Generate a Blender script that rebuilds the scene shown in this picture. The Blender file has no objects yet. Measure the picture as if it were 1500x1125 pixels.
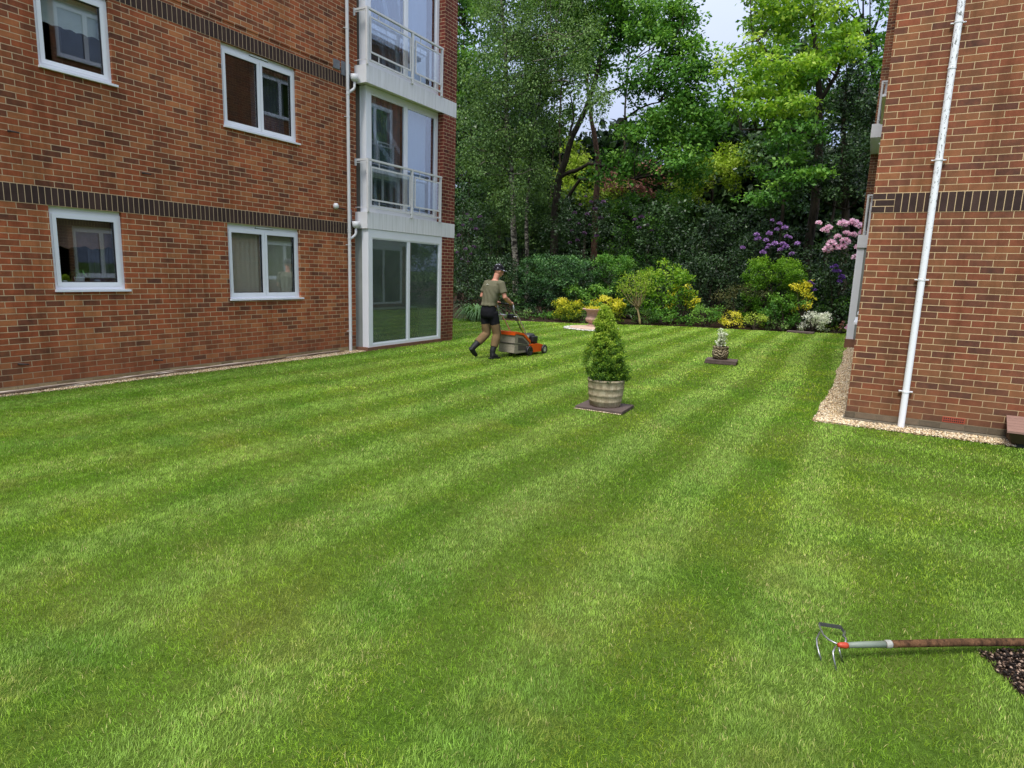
import bpy, bmesh, math, random
import numpy as np
from mathutils import Vector, Matrix
R = math.radians
rng = np.random.default_rng(7)
random.seed(7)
scene = bpy.context.scene
COL = scene.collection
FAR = 1.0

# ------------------------------------------------------------------ camera
F_PX, PITCH, ROLL, YAW, CAM_H = 925.6, .1739, .0334, .5032, 1.711
_fw0 = np.array([-math.sin(YAW), math.cos(YAW), 0.]); _rt0 = np.array([math.cos(YAW), math.sin(YAW), 0.]); _up0 = np.array([0, 0, 1.])
FW = _fw0*math.cos(PITCH) - _up0*math.sin(PITCH); _up = _up0*math.cos(PITCH) + _fw0*math.sin(PITCH)
RT = _rt0*math.cos(ROLL) + _up*math.sin(ROLL); UP = _up*math.cos(ROLL) - _rt0*math.sin(ROLL)
CAM = np.array([0, 0, CAM_H])
cd = bpy.data.cameras.new('camera'); cam = bpy.data.objects.new('camera', cd); COL.objects.link(cam)
cd.sensor_width = 36; cd.lens = F_PX/1500*36; cd.clip_start = .05; cd.clip_end = 800
M = Matrix(((RT[0], UP[0], -FW[0], 0), (RT[1], UP[1], -FW[1], 0), (RT[2], UP[2], -FW[2], CAM_H), (0, 0, 0, 1)))
cam.matrix_world = M
scene.camera = cam

def ray(px, py):
    return FW*F_PX + RT*(px-750) - UP*(py-562.5)
def at(px, py, Y):                      # a point of the place at depth Y, from where it shows in the photograph
    d = ray(px, py); return CAM + d*(Y/d[1])
def ground(px, py):
    d = ray(px, py); return CAM + d*(-CAM_H/d[2])
def visible(P, margin=.12):
    d = P - CAM; z = d@FW
    x = F_PX*(d@RT)/z; y = F_PX*(d@UP)/z
    return (z > .1) & (abs(x) < 750*(1+margin)) & (abs(y) < 562*(1+margin))

# ------------------------------------------------------------------ object helpers
BASE = {}
def tag(o, label=None, cat=None, group=None, kind=None):
    if label: o['label'] = label
    if cat: o['category'] = cat
    if group: o['group'] = group
    if kind: o['kind'] = kind
    return o
def thing(name, label, cat, loc=(0, 0, 0), group=None):
    o = bpy.data.objects.new(name, None); COL.objects.link(o); o.location = loc; o.empty_display_size = .1
    BASE[o.name] = np.array(loc, float)
    return tag(o, label, cat, group)
def link(me, name, mat, parent=None, smooth=False):
    if mat is not None: me.materials.append(mat)
    o = bpy.data.objects.new(name, me); COL.objects.link(o)
    if parent is not None:
        b = BASE[parent.name]
        me.transform(Matrix.Translation(Vector(-b)))
        o.parent = parent; BASE[o.name] = b
    else:
        BASE[o.name] = np.zeros(3)
    if smooth:
        me.polygons.foreach_set('use_smooth', np.ones(len(me.polygons), bool))
    return o
def rebase(o, loc):                     # give a one-mesh thing its own origin
    o.data.transform(Matrix.Translation(-Vector(loc))); o.location = loc; BASE[o.name] = np.array(loc, float); return o
def np_mesh(name, V, loops, totals, mat, parent=None, smooth=False, attr=None):
    me = bpy.data.meshes.new(name)
    V = np.asarray(V, np.float32); n = len(V)
    me.vertices.add(n); me.vertices.foreach_set('co', V.ravel())
    loops = np.asarray(loops, np.int32).ravel(); totals = np.asarray(totals, np.int32)
    me.loops.add(len(loops)); me.loops.foreach_set('vertex_index', loops)
    me.polygons.add(len(totals))
    st = np.concatenate([[0], np.cumsum(totals)[:-1]]).astype(np.int32)
    me.polygons.foreach_set('loop_start', st); me.polygons.foreach_set('loop_total', totals)
    if attr:
        for k, a in attr.items():
            if a.ndim == 1:
                at_ = me.attributes.new(k, 'FLOAT', 'POINT'); at_.data.foreach_set('value', a.astype(np.float32))
            else:
                at_ = me.attributes.new(k, 'FLOAT_COLOR', 'POINT')
                c = np.ones((n, 4), np.float32); c[:, :3] = a; at_.data.foreach_set('color', c.ravel())
    me.update(calc_edges=True)
    return link(me, name, mat, parent, smooth)

class MB:
    def __init__(s): s.V = []; s.F = []
    def add(s, vs, fs):
        b = len(s.V); s.V += [tuple(map(float, v)) for v in vs]; s.F += [tuple(b+i for i in f) for f in fs]; return s
    def box(s, x0, x1, y0, y1, z0, z1, fr=None):
        vs = [(x, y, z) for z in (z0, z1) for y in (y0, y1) for x in (x0, x1)]
        if fr: vs = [fr(*v) for v in vs]
        return s.add(vs, [(0, 2, 3, 1), (4, 5, 7, 6), (0, 1, 5, 4), (2, 6, 7, 3), (0, 4, 6, 2), (1, 3, 7, 5)])
    def bevbox(s, x0, x1, y0, y1, z0, z1, b, fr=None):
        bm = bmesh.new(); bmesh.ops.create_cube(bm, size=1)
        for v in bm.verts: v.co = ((x0+x1)/2+v.co.x*(x1-x0), (y0+y1)/2+v.co.y*(y1-y0), (z0+z1)/2+v.co.z*(z1-z0))
        bmesh.ops.bevel(bm, geom=bm.edges[:], offset=b, segments=2, affect='EDGES', profile=.5)
        bm.verts.index_update()
        vs = [tuple(v.co) for v in bm.verts]; fs = [tuple(v.index for v in f.verts) for f in bm.faces]; bm.free()
        if fr: vs = [fr(*v) for v in vs]
        return s.add(vs, fs)
    def tube(s, pts, rad, n=8, cap=True, sq=1.0):
        P = [np.array(p, float) for p in pts]
        if not hasattr(rad, '__len__'): rad = [rad]*len(P)
        vs = []; prev = None
        for i, p in enumerate(P):
            t = (P[min(i+1, len(P)-1)]-P[max(i-1, 0)]); t = t/(np.linalg.norm(t)+1e-9)
            if prev is None:
                a = np.array([0, 0, 1.]) if abs(t[2]) < .9 else np.array([1., 0, 0])
                u = np.cross(t, a)
            else:
                u = prev - t*(prev@t)
            u /= np.linalg.norm(u)+1e-9; prev = u; w = np.cross(t, u)
            for k in range(n):
                an = 2*math.pi*k/n
                vs.append(p+rad[i]*(u*math.cos(an)+w*sq*math.sin(an)))
        fs = [(i*n+k, i*n+(k+1) % n, (i+1)*n+(k+1) % n, (i+1)*n+k) for i in range(len(P)-1) for k in range(n)]
        if cap: fs += [tuple(range(n-1, -1, -1)), tuple((len(P)-1)*n+k for k in range(n))]
        return s.add(vs, fs)
    def lathe(s, c, prof, n=32, wob=None, cap=True):
        vs = []
        for r, z in prof:
            for k in range(n):
                a = 2*math.pi*k/n; rr = r*(wob(a, z) if wob else 1)
                vs.append((c[0]+rr*math.cos(a), c[1]+rr*math.sin(a), c[2]+z))
        m = len(prof)
        fs = [(i*n+k, i*n+(k+1) % n, (i+1)*n+(k+1) % n, (i+1)*n+k) for i in range(m-1) for k in range(n)]
        if cap: fs += [tuple(range(n-1, -1, -1)), tuple((m-1)*n+k for k in range(n))]
        return s.add(vs, fs)
    def ellipsoid(s, c, r, nu=16, nv=10, fr=None):
        vs = []
        for j in range(nv+1):
            ph = math.pi*j/nv
            for i in range(nu):
                th = 2*math.pi*i/nu
                vs.append((c[0]+r[0]*math.sin(ph)*math.cos(th), c[1]+r[1]*math.sin(ph)*math.sin(th), c[2]+r[2]*math.cos(ph)))
        if fr: vs = [fr(*v) for v in vs]
        fs = [(j*nu+i, (j+1)*nu+i, (j+1)*nu+(i+1) % nu, j*nu+(i+1) % nu) for j in range(nv) for i in range(nu)]
        return s.add(vs, fs)
    def extrude(s, poly, y0, y1, fr):   # poly of (f, z) extruded along r from y0 to y1
        n = len(poly)
        vs = [fr(y0, f, z) for f, z in poly]+[fr(y1, f, z) for f, z in poly]
        fs = [(i, (i+1) % n, n+(i+1) % n, n+i) for i in range(n)]+[tuple(range(n-1, -1, -1)), tuple(range(n, 2*n))]
        return s.add(vs, fs)
    def build(s, name, mat, parent=None, smooth=False, fix=True):
        me = bpy.data.meshes.new(name); me.from_pydata(s.V, [], s.F)
        if fix:
            bm = bmesh.new(); bm.from_mesh(me); bmesh.ops.remove_doubles(bm, verts=bm.verts[:], dist=1e-5)
            bmesh.ops.recalc_face_normals(bm, faces=bm.faces[:]); bm.to_mesh(me); bm.free()
        me.update()
        return link(me, name, mat, parent, smooth)
    def organic(s, name, mat, parent, voxel, smooth_it=6):
        o = s.build(name+'_tmp', None, None, fix=False)
        rm = o.modifiers.new('r', 'REMESH'); rm.mode = 'VOXEL'; rm.voxel_size = voxel
        sm = o.modifiers.new('s', 'SMOOTH'); sm.iterations = smooth_it; sm.factor = .5
        dg = bpy.context.evaluated_depsgraph_get(); dg.update()
        me = bpy.data.meshes.new_from_object(o.evaluated_get(dg)); old = o.data
        bpy.data.objects.remove(o); bpy.data.meshes.remove(old)
        me.name = name; me.materials.clear()
        return link(me, name, mat, parent, True)

# ------------------------------------------------------------------ materials
class NT:
    def __init__(s, name):
        s.m = bpy.data.materials.new(name); s.m.use_nodes = True; s.t = s.m.node_tree; s.t.nodes.clear()
        s.out = s.n('ShaderNodeOutputMaterial')
    def n(s, typ, ins=None, **props):
        nd = s.t.nodes.new(typ)
        for k, v in props.items(): setattr(nd, k, v)
        for k, v in (ins or {}).items():
            if isinstance(v, bpy.types.NodeSocket): s.t.links.new(v, nd.inputs[k])
            else: nd.inputs[k].default_value = v
        return nd
    def link(s, a, b): s.t.links.new(a, b)
    def math(s, op, a, b=0., c=None):
        ins = {0: a, 1: b}
        if c is not None: ins[2] = c
        return s.n('ShaderNodeMath', ins, operation=op).outputs[0]
    def mix(s, f, a, b, blend='MIX'):
        nd = s.n('ShaderNodeMix', data_type='RGBA', blend_type=blend)
        for k, v in ((0, f), (6, a), (7, b)):
            if isinstance(v, bpy.types.NodeSocket): s.t.links.new(v, nd.inputs[k])
            else: nd.inputs[k].default_value = v if not isinstance(v, tuple) else (*v, 1)[:4]
        return nd.outputs[2]
    def noise(s, scale, detail=3., rough=.6, vec=None):
        ins = {'Scale': scale, 'Detail': detail, 'Roughness': rough}
        if vec is not None: ins['Vector'] = vec
        return s.n('ShaderNodeTexNoise', ins).outputs[0]
    def ramp(s, f, stops, interp='LINEAR'):
        nd = s.n('ShaderNodeValToRGB', {0: f}); cr = nd.color_ramp; cr.interpolation = interp
        while len(cr.elements) < len(stops): cr.elements.new(.5)
        for e, (p, c) in zip(cr.elements, stops):
            e.position = p; e.color = (*c, 1) if len(c) == 3 else c
        return nd.outputs[0]
    def pos(s): return s.n('ShaderNodeNewGeometry').outputs['Position']
    def obj(s): return s.n('ShaderNodeTexCoord').outputs['Object']
    def bsdf(s, col, rough=.8, spec=.4, metal=0., bump=None, bstr=.3, bdist=.01, **kw):
        ins = {'Base Color': col if isinstance(col, bpy.types.NodeSocket) else (*col, 1), 'Roughness': rough, 'Specular IOR Level': spec, 'Metallic': metal}
        if bump is not None:
            ins['Normal'] = s.n('ShaderNodeBump', {'Height': bump, 'Strength': bstr, 'Distance': bdist}).outputs[0]
        ins.update(kw)
        b = s.n('ShaderNodeBsdfPrincipled', ins)
        s.link(b.outputs[0], s.out.inputs[0]); return b

def c3(r, g, b):                        # sRGB 0..255 -> linear
    f = lambda v: ((v/255+.055)/1.055)**2.4 if v > 10 else v/255/12.92
    return (f(r), f(g), f(b))
def plain(name, col, rough=.7, spec=.4, metal=0., var=.15, scale=8., bstr=.15, bdist=.004):
    t = NT(name); nz = t.noise(scale, 5., .65, t.obj())
    c = t.ramp(nz, [(.3, tuple(v*(1-var) for v in col)), (.7, tuple(min(1, v*(1+var)) for v in col))])
    t.bsdf(c, rough, spec, metal, bump=t.noise(scale*6, 4., .6, t.obj()), bstr=bstr, bdist=bdist)
    return t.m

def brick_mat(name, axis, off, z0, stops, mortar, bw=.225, rh=.076, offset=.5, ms=.0054, grime=True, zr=.0, freq=2):
    t = NT(name); p = t.n('ShaderNodeSeparateXYZ', {0: t.pos()})
    u = t.math('ADD', p.outputs[axis], off); v = t.math('SUBTRACT', p.outputs[2], z0)
    # hand-laid wobble
    w = t.noise(3.0, 2., .5, t.pos()); v2 = t.math('ADD', v, t.math('MULTIPLY', t.math('SUBTRACT', w, .5), .006))
    vec = t.n('ShaderNodeCombineXYZ', {0: u, 1: v2, 2: 0.}).outputs[0]
    b = t.n('ShaderNodeTexBrick', {'Vector': vec, 'Color1': (0, 0, 0, 1), 'Color2': (1, 1, 1, 1), 'Mortar': (.5, .5, .5, 1), 'Scale': 1., 'Mortar Size': ms,
            'Mortar Smooth': .25, 'Bias': 0., 'Brick Width': bw, 'Row Height': rh}, offset=offset, offset_frequency=freq)
    col = t.ramp(b.outputs[0], stops)
    patch = t.noise(14., 4., .7, t.pos())
    col = t.mix(t.math('MULTIPLY', patch, .55), col, t.ramp(t.noise(9., 3., .6, t.pos()), [(.35, tuple(x*.55 for x in stops[len(stops)//2][1])), (.65, tuple(min(1, x*1.5) for x in stops[len(stops)//2][1]))]))
    fine = t.noise(160., 3., .7, t.pos())
    col = t.mix(.35, col, t.ramp(fine, [(.3, (.25, .25, .25)), (.7, (.8, .8, .8))]), 'OVERLAY')
    mc = t.mix(t.noise(40., 3., .6, t.pos()), tuple(x*.75 for x in mortar), mortar)
    if grime:
        g = t.math('MULTIPLY', t.ramp(t.math('ADD', t.math('MULTIPLY', p.outputs[2], .7), t.math('MULTIPLY', t.noise(1.6, 4., .65, t.pos()), .8)), [(.35, (1, 1, 1)), (1.25, (0, 0, 0))]), .72)
        col = t.mix(g, col, t.mix(.5, c3(112, 84, 58), col)); mc = t.mix(g, mc, c3(125, 98, 72))
        big = t.ramp(t.noise(.45, 3., .6, t.pos()), [(.35, (.78, .78, .78)), (.65, (1.1, 1.08, 1.05))]); col = t.mix(1., col, big, 'MULTIPLY')
        sv = t.n('ShaderNodeMapping', {'Vector': t.pos(), 'Scale': (2.2, 2.2, .22)}).outputs[0]
        stv = t.ramp(t.noise(1.6, 5., .7, sv), [(.34, (.70, .68, .64)), (.5, (1., 1., 1.)), (.72, (1.14, 1.12, 1.08))]); col = t.mix(.9, col, stv, 'MULTIPLY'); mc = t.mix(.9, mc, stv, 'MULTIPLY')
    c = t.mix(b.outputs['Fac'], col, mc)
    h = t.math('ADD', t.math('MULTIPLY', t.math('SUBTRACT', 1., b.outputs['Fac']), 1.), t.math('MULTIPLY', fine, .25))
    t.bsdf(c, .88, .25, bump=h, bstr=.9, bdist=.006)
    return t.m

def leaf_mat(name, stops, trans=.35, rough=.5, spec=.22, tt=(.95, 1., .45)):
    t = NT(name); a = t.n('ShaderNodeAttribute', attribute_name='tint').outputs['Fac']
    c = t.ramp(a, stops)
    b = t.n('ShaderNodeBsdfPrincipled', {'Base Color': c, 'Roughness': rough, 'Specular IOR Level': spec})
    tr = t.n('ShaderNodeBsdfTranslucent', {'Color': t.mix(1., c, tt, 'MULTIPLY')})
    mx = t.n('ShaderNodeMixShader', {0: trans, 1: b.outputs[0], 2: tr.outputs[0]})
    t.link(mx.outputs[0], t.out.inputs[0]); return t.m

def glass_mat(name, refl=.16, tintc=(.8, .86, .84), bump=.0, haze=0.):
    t = NT(name)
    ge = t.n('ShaderNodeNewGeometry'); dt = t.n('ShaderNodeVectorMath', {0: ge.outputs['Incoming'], 1: ge.outputs['Normal']}, operation='DOT_PRODUCT').outputs['Value']
    f = t.math('ADD', refl*.5, t.math('MULTIPLY', 1-refl*.5, t.math('POWER', t.math('SUBTRACT', 1., t.math('ABSOLUTE', dt)), 5.)))
    g = t.n('ShaderNodeBsdfGlossy', {'Color': (.92, .95, 1, 1), 'Roughness': .015,
        'Normal': t.n('ShaderNodeBump', {'Height': t.noise(1.1, 1., .5, t.pos()), 'Strength': bump, 'Distance': .02}).outputs[0]})
    tr = t.n('ShaderNodeBsdfTransparent', {'Color': (*tintc, 1)})
    if haze:
        df = t.n('ShaderNodeBsdfDiffuse', {'Color': (.42, .50, .45, 1)}); tr = t.n('ShaderNodeMixShader', {0: t.math('MULTIPLY', t.noise(1.4, 3., .6, t.pos()), haze*2), 1: tr.outputs[0], 2: df.outputs[0]})  # pale diffuse veil painting the room's haze into the glass
    mx = t.n('ShaderNodeMixShader', {0: f, 1: tr.outputs[0], 2: g.outputs[0]})
    t.link(mx.outputs[0], t.out.inputs[0]); return t.m

ORANGE = [(0., c3(80, 57, 49)), (.14, c3(108, 70, 51)), (.28, c3(146, 78, 50)), (.5, c3(162, 88, 55)), (.64, c3(126, 74, 50)), (.82, c3(166, 102, 63)), (1., c3(180, 120, 78))]
REDS = [(0., c3(78, 58, 52)), (.25, c3(112, 74, 56)), (.5, c3(138, 80, 56)), (.75, c3(118, 84, 60)), (1., c3(148, 102, 68))]
DARK = [(0., c3(52, 40, 38)), (.5, c3(64, 48, 44)), (1., c3(74, 56, 50))]
LM = c3(212, 184, 148); RM = c3(218, 190, 148)
m_brickL = brick_mat('orange_brick', 1, 20.03, .09, ORANGE, LM)
m_brickLend = brick_mat('orange_brick_return', 0, 20.0, .09, ORANGE, LM)
m_brickPier = brick_mat('dark_red_brick', 1, 20.0, .09, [(0., c3(88, 44, 40)), (.5, c3(118, 56, 46)), (1., c3(128, 64, 48))], LM)
m_brickPierX = brick_mat('dark_red_brick_return', 0, 20.0, .09, [(0., c3(88, 44, 40)), (.5, c3(118, 56, 46)), (1., c3(128, 64, 48))], LM)
m_soldL = brick_mat('dark_soldier_brick', 1, 20.0, 2.37, DARK, LM, bw=.075, rh=.2265, offset=0., ms=.0045, grime=False)
m_soldL2 = brick_mat('dark_soldier_brick_upper', 1, 20.0, 5.145, DARK, LM, bw=.075, rh=.2265, offset=0., ms=.0045, grime=False)
m_brickR = brick_mat('red_brown_brick', 0, 20.07, .13, REDS, RM, ms=.0045)
m_brickRw = brick_mat('red_brown_brick_side', 1, 20.02, .13, REDS, RM, ms=.0045)
m_soldR = brick_mat('dark_soldier_brick_gable', 0, 20.02, 2.5615, DARK, RM, bw=.075, rh=.2265, offset=0., ms=.0045, grime=False)
m_stackR = brick_mat('dark_stacked_brick', 0, 20.07, 2.5615, DARK, RM, bw=.225, rh=.0755, ms=.0045, grime=False)
m_upvc = plain('white_upvc', (.80, .82, .86), .35, .5, var=.03, scale=2, bstr=.02)
m_upvc_old = plain('weathered_white_board', (.62, .61, .60), .55, .35, var=.12, scale=3, bstr=.1)
m_white_metal = plain('white_painted_metal', (.68, .68, .68), .4, .5, var=.05, scale=5, bstr=.05)
m_board = None
def board_mat():
    t = NT('fascia_boards'); p = t.n('ShaderNodeSeparateXYZ', {0: t.pos()})
    m = t.math('ABSOLUTE', t.math('SUBTRACT', t.math('FRACT', t.math('MULTIPLY', p.outputs[1], 1/.21)), .5))
    line = t.math('LESS_THAN', m, .012)
    streak = t.noise(1., 4., .7, t.n('ShaderNodeCombineXYZ', {0: 0., 1: t.math('MULTIPLY', p.outputs[1], 18.), 2: t.math('MULTIPLY', p.outputs[2], 1.2)}).outputs[0])
    c = t.ramp(streak, [(.3, (.66, .66, .66)), (.6, (.80, .80, .82))])
    c = t.mix(t.math('MULTIPLY', line, .45), c, (.35, .33, .32))
    t.bsdf(c, .5, .35); return t.m
m_board = board_mat()
def peeling():
    t = NT('peeling_white_paint'); p = t.n('ShaderNodeMapping', {'Vector': t.pos(), 'Scale': (1, 1, .35)}).outputs[0]
    n1 = t.noise(55., 4., .7, p); z = t.n('ShaderNodeSeparateXYZ', {0: t.pos()}).outputs[2]
    th = t.math('ADD', n1, t.math('MULTIPLY', t.math('MINIMUM', t.math('SUBTRACT', z, 1.0), 2.5), .035))
    f = t.ramp(th, [(.66, (0, 0, 0)), (.69, (1, 1, 1))])
    c = t.mix(f, t.ramp(t.noise(6.), [(.3, (.84, .86, .90)), (.7, (.90, .92, .95))]), (.16, .17, .15))
    t.bsdf(c, .5, .4, bump=f, bstr=.4, bdist=-.002); return t.m
m_peel = peeling()
m_glass = glass_mat('window_glass', .32, (.9, .93, .92))
m_glass_bay = glass_mat('bay_glass', .16, (.78, .86, .8), .03, .09)
m_glass_up = glass_mat('upper_bay_glass', .42, (.85, .9, .95))
m_room = plain('dim_room', (.16, .14, .12), .9, .1, var=.1)
m_roomg = plain('dim_lounge', (.22, .23, .21), .9, .1, var=.25, scale=1.2)
m_lead = plain('lead_flashing', (.16, .17, .19), .5, .5, var=.3, scale=20, bstr=.4)
m_concrete = brick_mat('mossy_plinth_brick', 1, 20.1, .013, [(0., c3(110, 92, 64)), (.5, c3(146, 128, 92)), (1., c3(170, 150, 112))], c3(150, 134, 104), grime=False)
m_concreteR = brick_mat('grimy_plinth_brick', 0, 20.1, .053, [(0., c3(84, 76, 62)), (.5, c3(106, 94, 78)), (1., c3(122, 104, 84))], c3(124, 112, 92), grime=False)
m_tile = plain('brown_base_brick', c3(128, 92, 74), .9, .2, var=.2, scale=6)
m_dark = plain('black_plastic', (.012, .012, .013), .45, .4, var=.2)
m_rust = plain('rusty_stub', (.06, .045, .04), .8, .3)

# ------------------------------------------------------------------ world & light
SUN_EL, SUN_AZ = R(60), R(178)          # azimuth measured clockwise from +Y
w = bpy.data.worlds.new('World'); scene.world = w; w.use_nodes = True; nt = w.node_tree; nt.nodes.clear()
sky = nt.nodes.new('ShaderNodeTexSky'); sky.sky_type = 'NISHITA'; sky.sun_disc = False
sky.sun_elevation = SUN_EL; sky.sun_rotation = SUN_AZ; sky.air_density = 1.2; sky.dust_density = 3.
tc = nt.nodes.new('ShaderNodeTexCoord'); ns = nt.nodes.new('ShaderNodeTexNoise'); ns.inputs['Scale'].default_value = 2.2; ns.inputs['Detail'].default_value = 6
nt.links.new(tc.outputs['Generated'], ns.inputs['Vector'])
rp = nt.nodes.new('ShaderNodeValToRGB'); rp.color_ramp.elements[0].position = .3; rp.color_ramp.elements[1].position = .7
rp.color_ramp.elements[0].color = (6.2, 7.3, 9.8, 1); rp.color_ramp.elements[1].color = (8.8, 9.1, 9.6, 1)
nt.links.new(ns.outputs[0], rp.inputs[0])
mx = nt.nodes.new('ShaderNodeMix'); mx.data_type = 'RGBA'; mx.inputs[0].default_value = .85
nt.links.new(sky.outputs[0], mx.inputs[6]); nt.links.new(rp.outputs[0], mx.inputs[7])
sx = nt.nodes.new('ShaderNodeSeparateXYZ'); nt.links.new(tc.outputs['Generated'], sx.inputs[0])
gr = nt.nodes.new('ShaderNodeValToRGB'); gr.color_ramp.elements[0].position = 0.; gr.color_ramp.elements[1].position = 1.
gr.color_ramp.elements[0].color = (.30, .33, .40, 1); gr.color_ramp.elements[1].color = (1.3, 1.28, 1.24, 1)
e_ = gr.color_ramp.elements.new(.42); e_.color = (.64, .67, .76, 1)
nt.links.new(sx.outputs[2], gr.inputs[0])
mm = nt.nodes.new('ShaderNodeMix'); mm.data_type = 'RGBA'; mm.blend_type = 'MULTIPLY'; mm.inputs[0].default_value = 1.
nt.links.new(mx.outputs[2], mm.inputs[6]); nt.links.new(gr.outputs[0], mm.inputs[7])
bg = nt.nodes.new('ShaderNodeBackground'); bg.inputs[1].default_value = .1
wo = nt.nodes.new('ShaderNodeOutputWorld'); nt.links.new(mm.outputs[2], bg.inputs[0]); nt.links.new(bg.outputs[0], wo.inputs[0])
sl = bpy.data.lights.new('sun', 'SUN'); so = bpy.data.objects.new('sun', sl); COL.objects.link(so)
sl.energy = 1.8; sl.angle = R(14); sl.color = (1, .96, .9)
sd = Vector((math.sin(SUN_AZ)*math.cos(SUN_EL), math.cos(SUN_AZ)*math.cos(SUN_EL), math.sin(SUN_EL)))
so.rotation_euler = sd.to_track_quat('Z', 'Y').to_euler(); so.location = (0, 0, 30)
scene.view_settings.view_transform = 'Standard'; scene.view_settings.look = 'None'; scene.view_settings.gamma = 1
scene.view_settings.exposure = .90
scene.render.engine = 'CYCLES'
cy = scene.cycles; cy.max_bounces = 6; cy.diffuse_bounces = 3; cy.glossy_bounces = 3; cy.transmission_bounces = 4; cy.transparent_max_bounces = 10
cy.sample_clamp_indirect = 6; cy.use_denoising = True; cy.caustics_reflective = False; cy.caustics_refractive = False

# ------------------------------------------------------------------ lawn layout
BED = [(-40, 18.0), (-14.5, 18.5), (-12.3, 19.55), (-10.4, 20.4), (-8.9, 21.1), (-7.3, 22.2), (-5.75, 23.0), (-3.43, 23.6), (-1.9, 24.1), (-.9, 25.0), (1, 25.6), (40, 26)]
bx_, by_ = np.array(BED).T
def bed_y(x): return np.interp(x, bx_, by_)
def vnoise(x, y, s, seed=0):            # smooth value noise, numpy
    X = x*s+seed*17.3; Y = y*s+seed*9.1; xi = np.floor(X).astype(int); yi = np.floor(Y).astype(int); fx = X-xi; fy = Y-yi
    fx = fx*fx*(3-2*fx); fy = fy*fy*(3-2*fy)
    h = lambda a, b: (np.sin(a*127.1+b*311.7+seed*74.7)*43758.5453) % 1
    return (h(xi, yi)*(1-fx)+h(xi+1, yi)*fx)*(1-fy)+(h(xi, yi+1)*(1-fx)+h(xi+1, yi+1)*fx)*fy
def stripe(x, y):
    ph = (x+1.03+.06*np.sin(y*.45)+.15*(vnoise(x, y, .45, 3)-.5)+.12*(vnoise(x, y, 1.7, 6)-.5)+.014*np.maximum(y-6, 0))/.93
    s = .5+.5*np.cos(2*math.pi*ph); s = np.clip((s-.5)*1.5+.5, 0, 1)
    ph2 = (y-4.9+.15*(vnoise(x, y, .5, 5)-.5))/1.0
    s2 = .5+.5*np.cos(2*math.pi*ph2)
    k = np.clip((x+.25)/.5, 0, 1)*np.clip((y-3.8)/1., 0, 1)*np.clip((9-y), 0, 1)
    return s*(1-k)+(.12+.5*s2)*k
def soil_hole(x, y):                    # the small dug patch at the right
    return (y < 3.50+.75*(x-.665)+.015*np.sin(x*60)) & (y > 2.6) & (x > .665+(3.51-y)*.34+.015*np.sin(y*50)) & (x < 1.7) & (y < 3.95)
def gravel_left(y): return -9.12+.17*np.clip((y-3.6)/5.7, 0, 1)+.02*np.sin(y*3.1)
def gravel_right(y): return -.32-.06*np.clip(12-y, 0, 3)/3+.018*np.sin(y*1.7)+.05*(vnoise(np.asarray(y)*1., np.asarray(y)*0., 2.3, 4)-.5)
def on_lawn(x, y):
    m = (y < bed_y(x)-.03) & (x > np.where(y < 10.0, gravel_left(y), -8.955)) | ((y > 13.15) & (y < bed_y(x)-.03) & (x <= -8.9))
    right = (y > 8.62+.03*np.sin(x*5)+.0*y) & (x > gravel_right(y))
    m &= ~right
    m &= ~soil_hole(x, y)
    # things standing on the turf
    m &= ~((abs(x+2.84) < .33) & (abs(y-7.70) < .275))
    m &= ~((abs(x+2.5) < .24) & (abs(y-13.5) < .27))
    m &= ~(((x+7.72)/.92)**2+((y-19.25)/.92)**2 < 1)
    return m

# ground sheet
def ground_mat():
    t = NT('turf_ground'); p = t.pos()
    c = t.ramp(t.noise(30., 5., .7, p), [(.3, c3(50, 70, 20)), (.7, c3(88, 118, 38))])
    c = t.mix(t.ramp(t.noise(.9, 3., .5, p), [(.4, (0, 0, 0)), (.7, (1, 1, 1))]), c, c3(92, 104, 44))
    t.bsdf(c, .95, .1, bump=t.noise(120., 4., .7, p), bstr=.6, bdist=.02); return t.m
g = MB(); g.add([(-300, -60, 0), (300, -60, 0), (300, 500, 0), (-300, 500, 0)], [(0, 1, 2, 3)])
tag(g.build('ground', ground_mat(), fix=False), 'level ground under the mown lawn', 'ground', kind='structure')
def soil_mat(name, a, b):
    t = NT(name); p = t.pos(); t.bsdf(t.ramp(t.noise(18., 6., .75, p), [(.3, a), (.7, b)]), .95, .1, bump=t.noise(40., 6., .75, p), bstr=1., bdist=.04); return t.m
m_soil = soil_mat('bed_soil', c3(34, 26, 20), c3(70, 54, 40))
g = MB(); n = len(BED); g.add([(x, y, .006) for x, y in BED]+[(x, 120, .006) for x, y in BED], [(i, i+1, n+i+1, n+i) for i in range(n-1)])
tag(g.build('flower_bed', m_soil, fix=False), 'dark soil of the planted border behind the lawn', 'flower bed', kind='structure')

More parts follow.
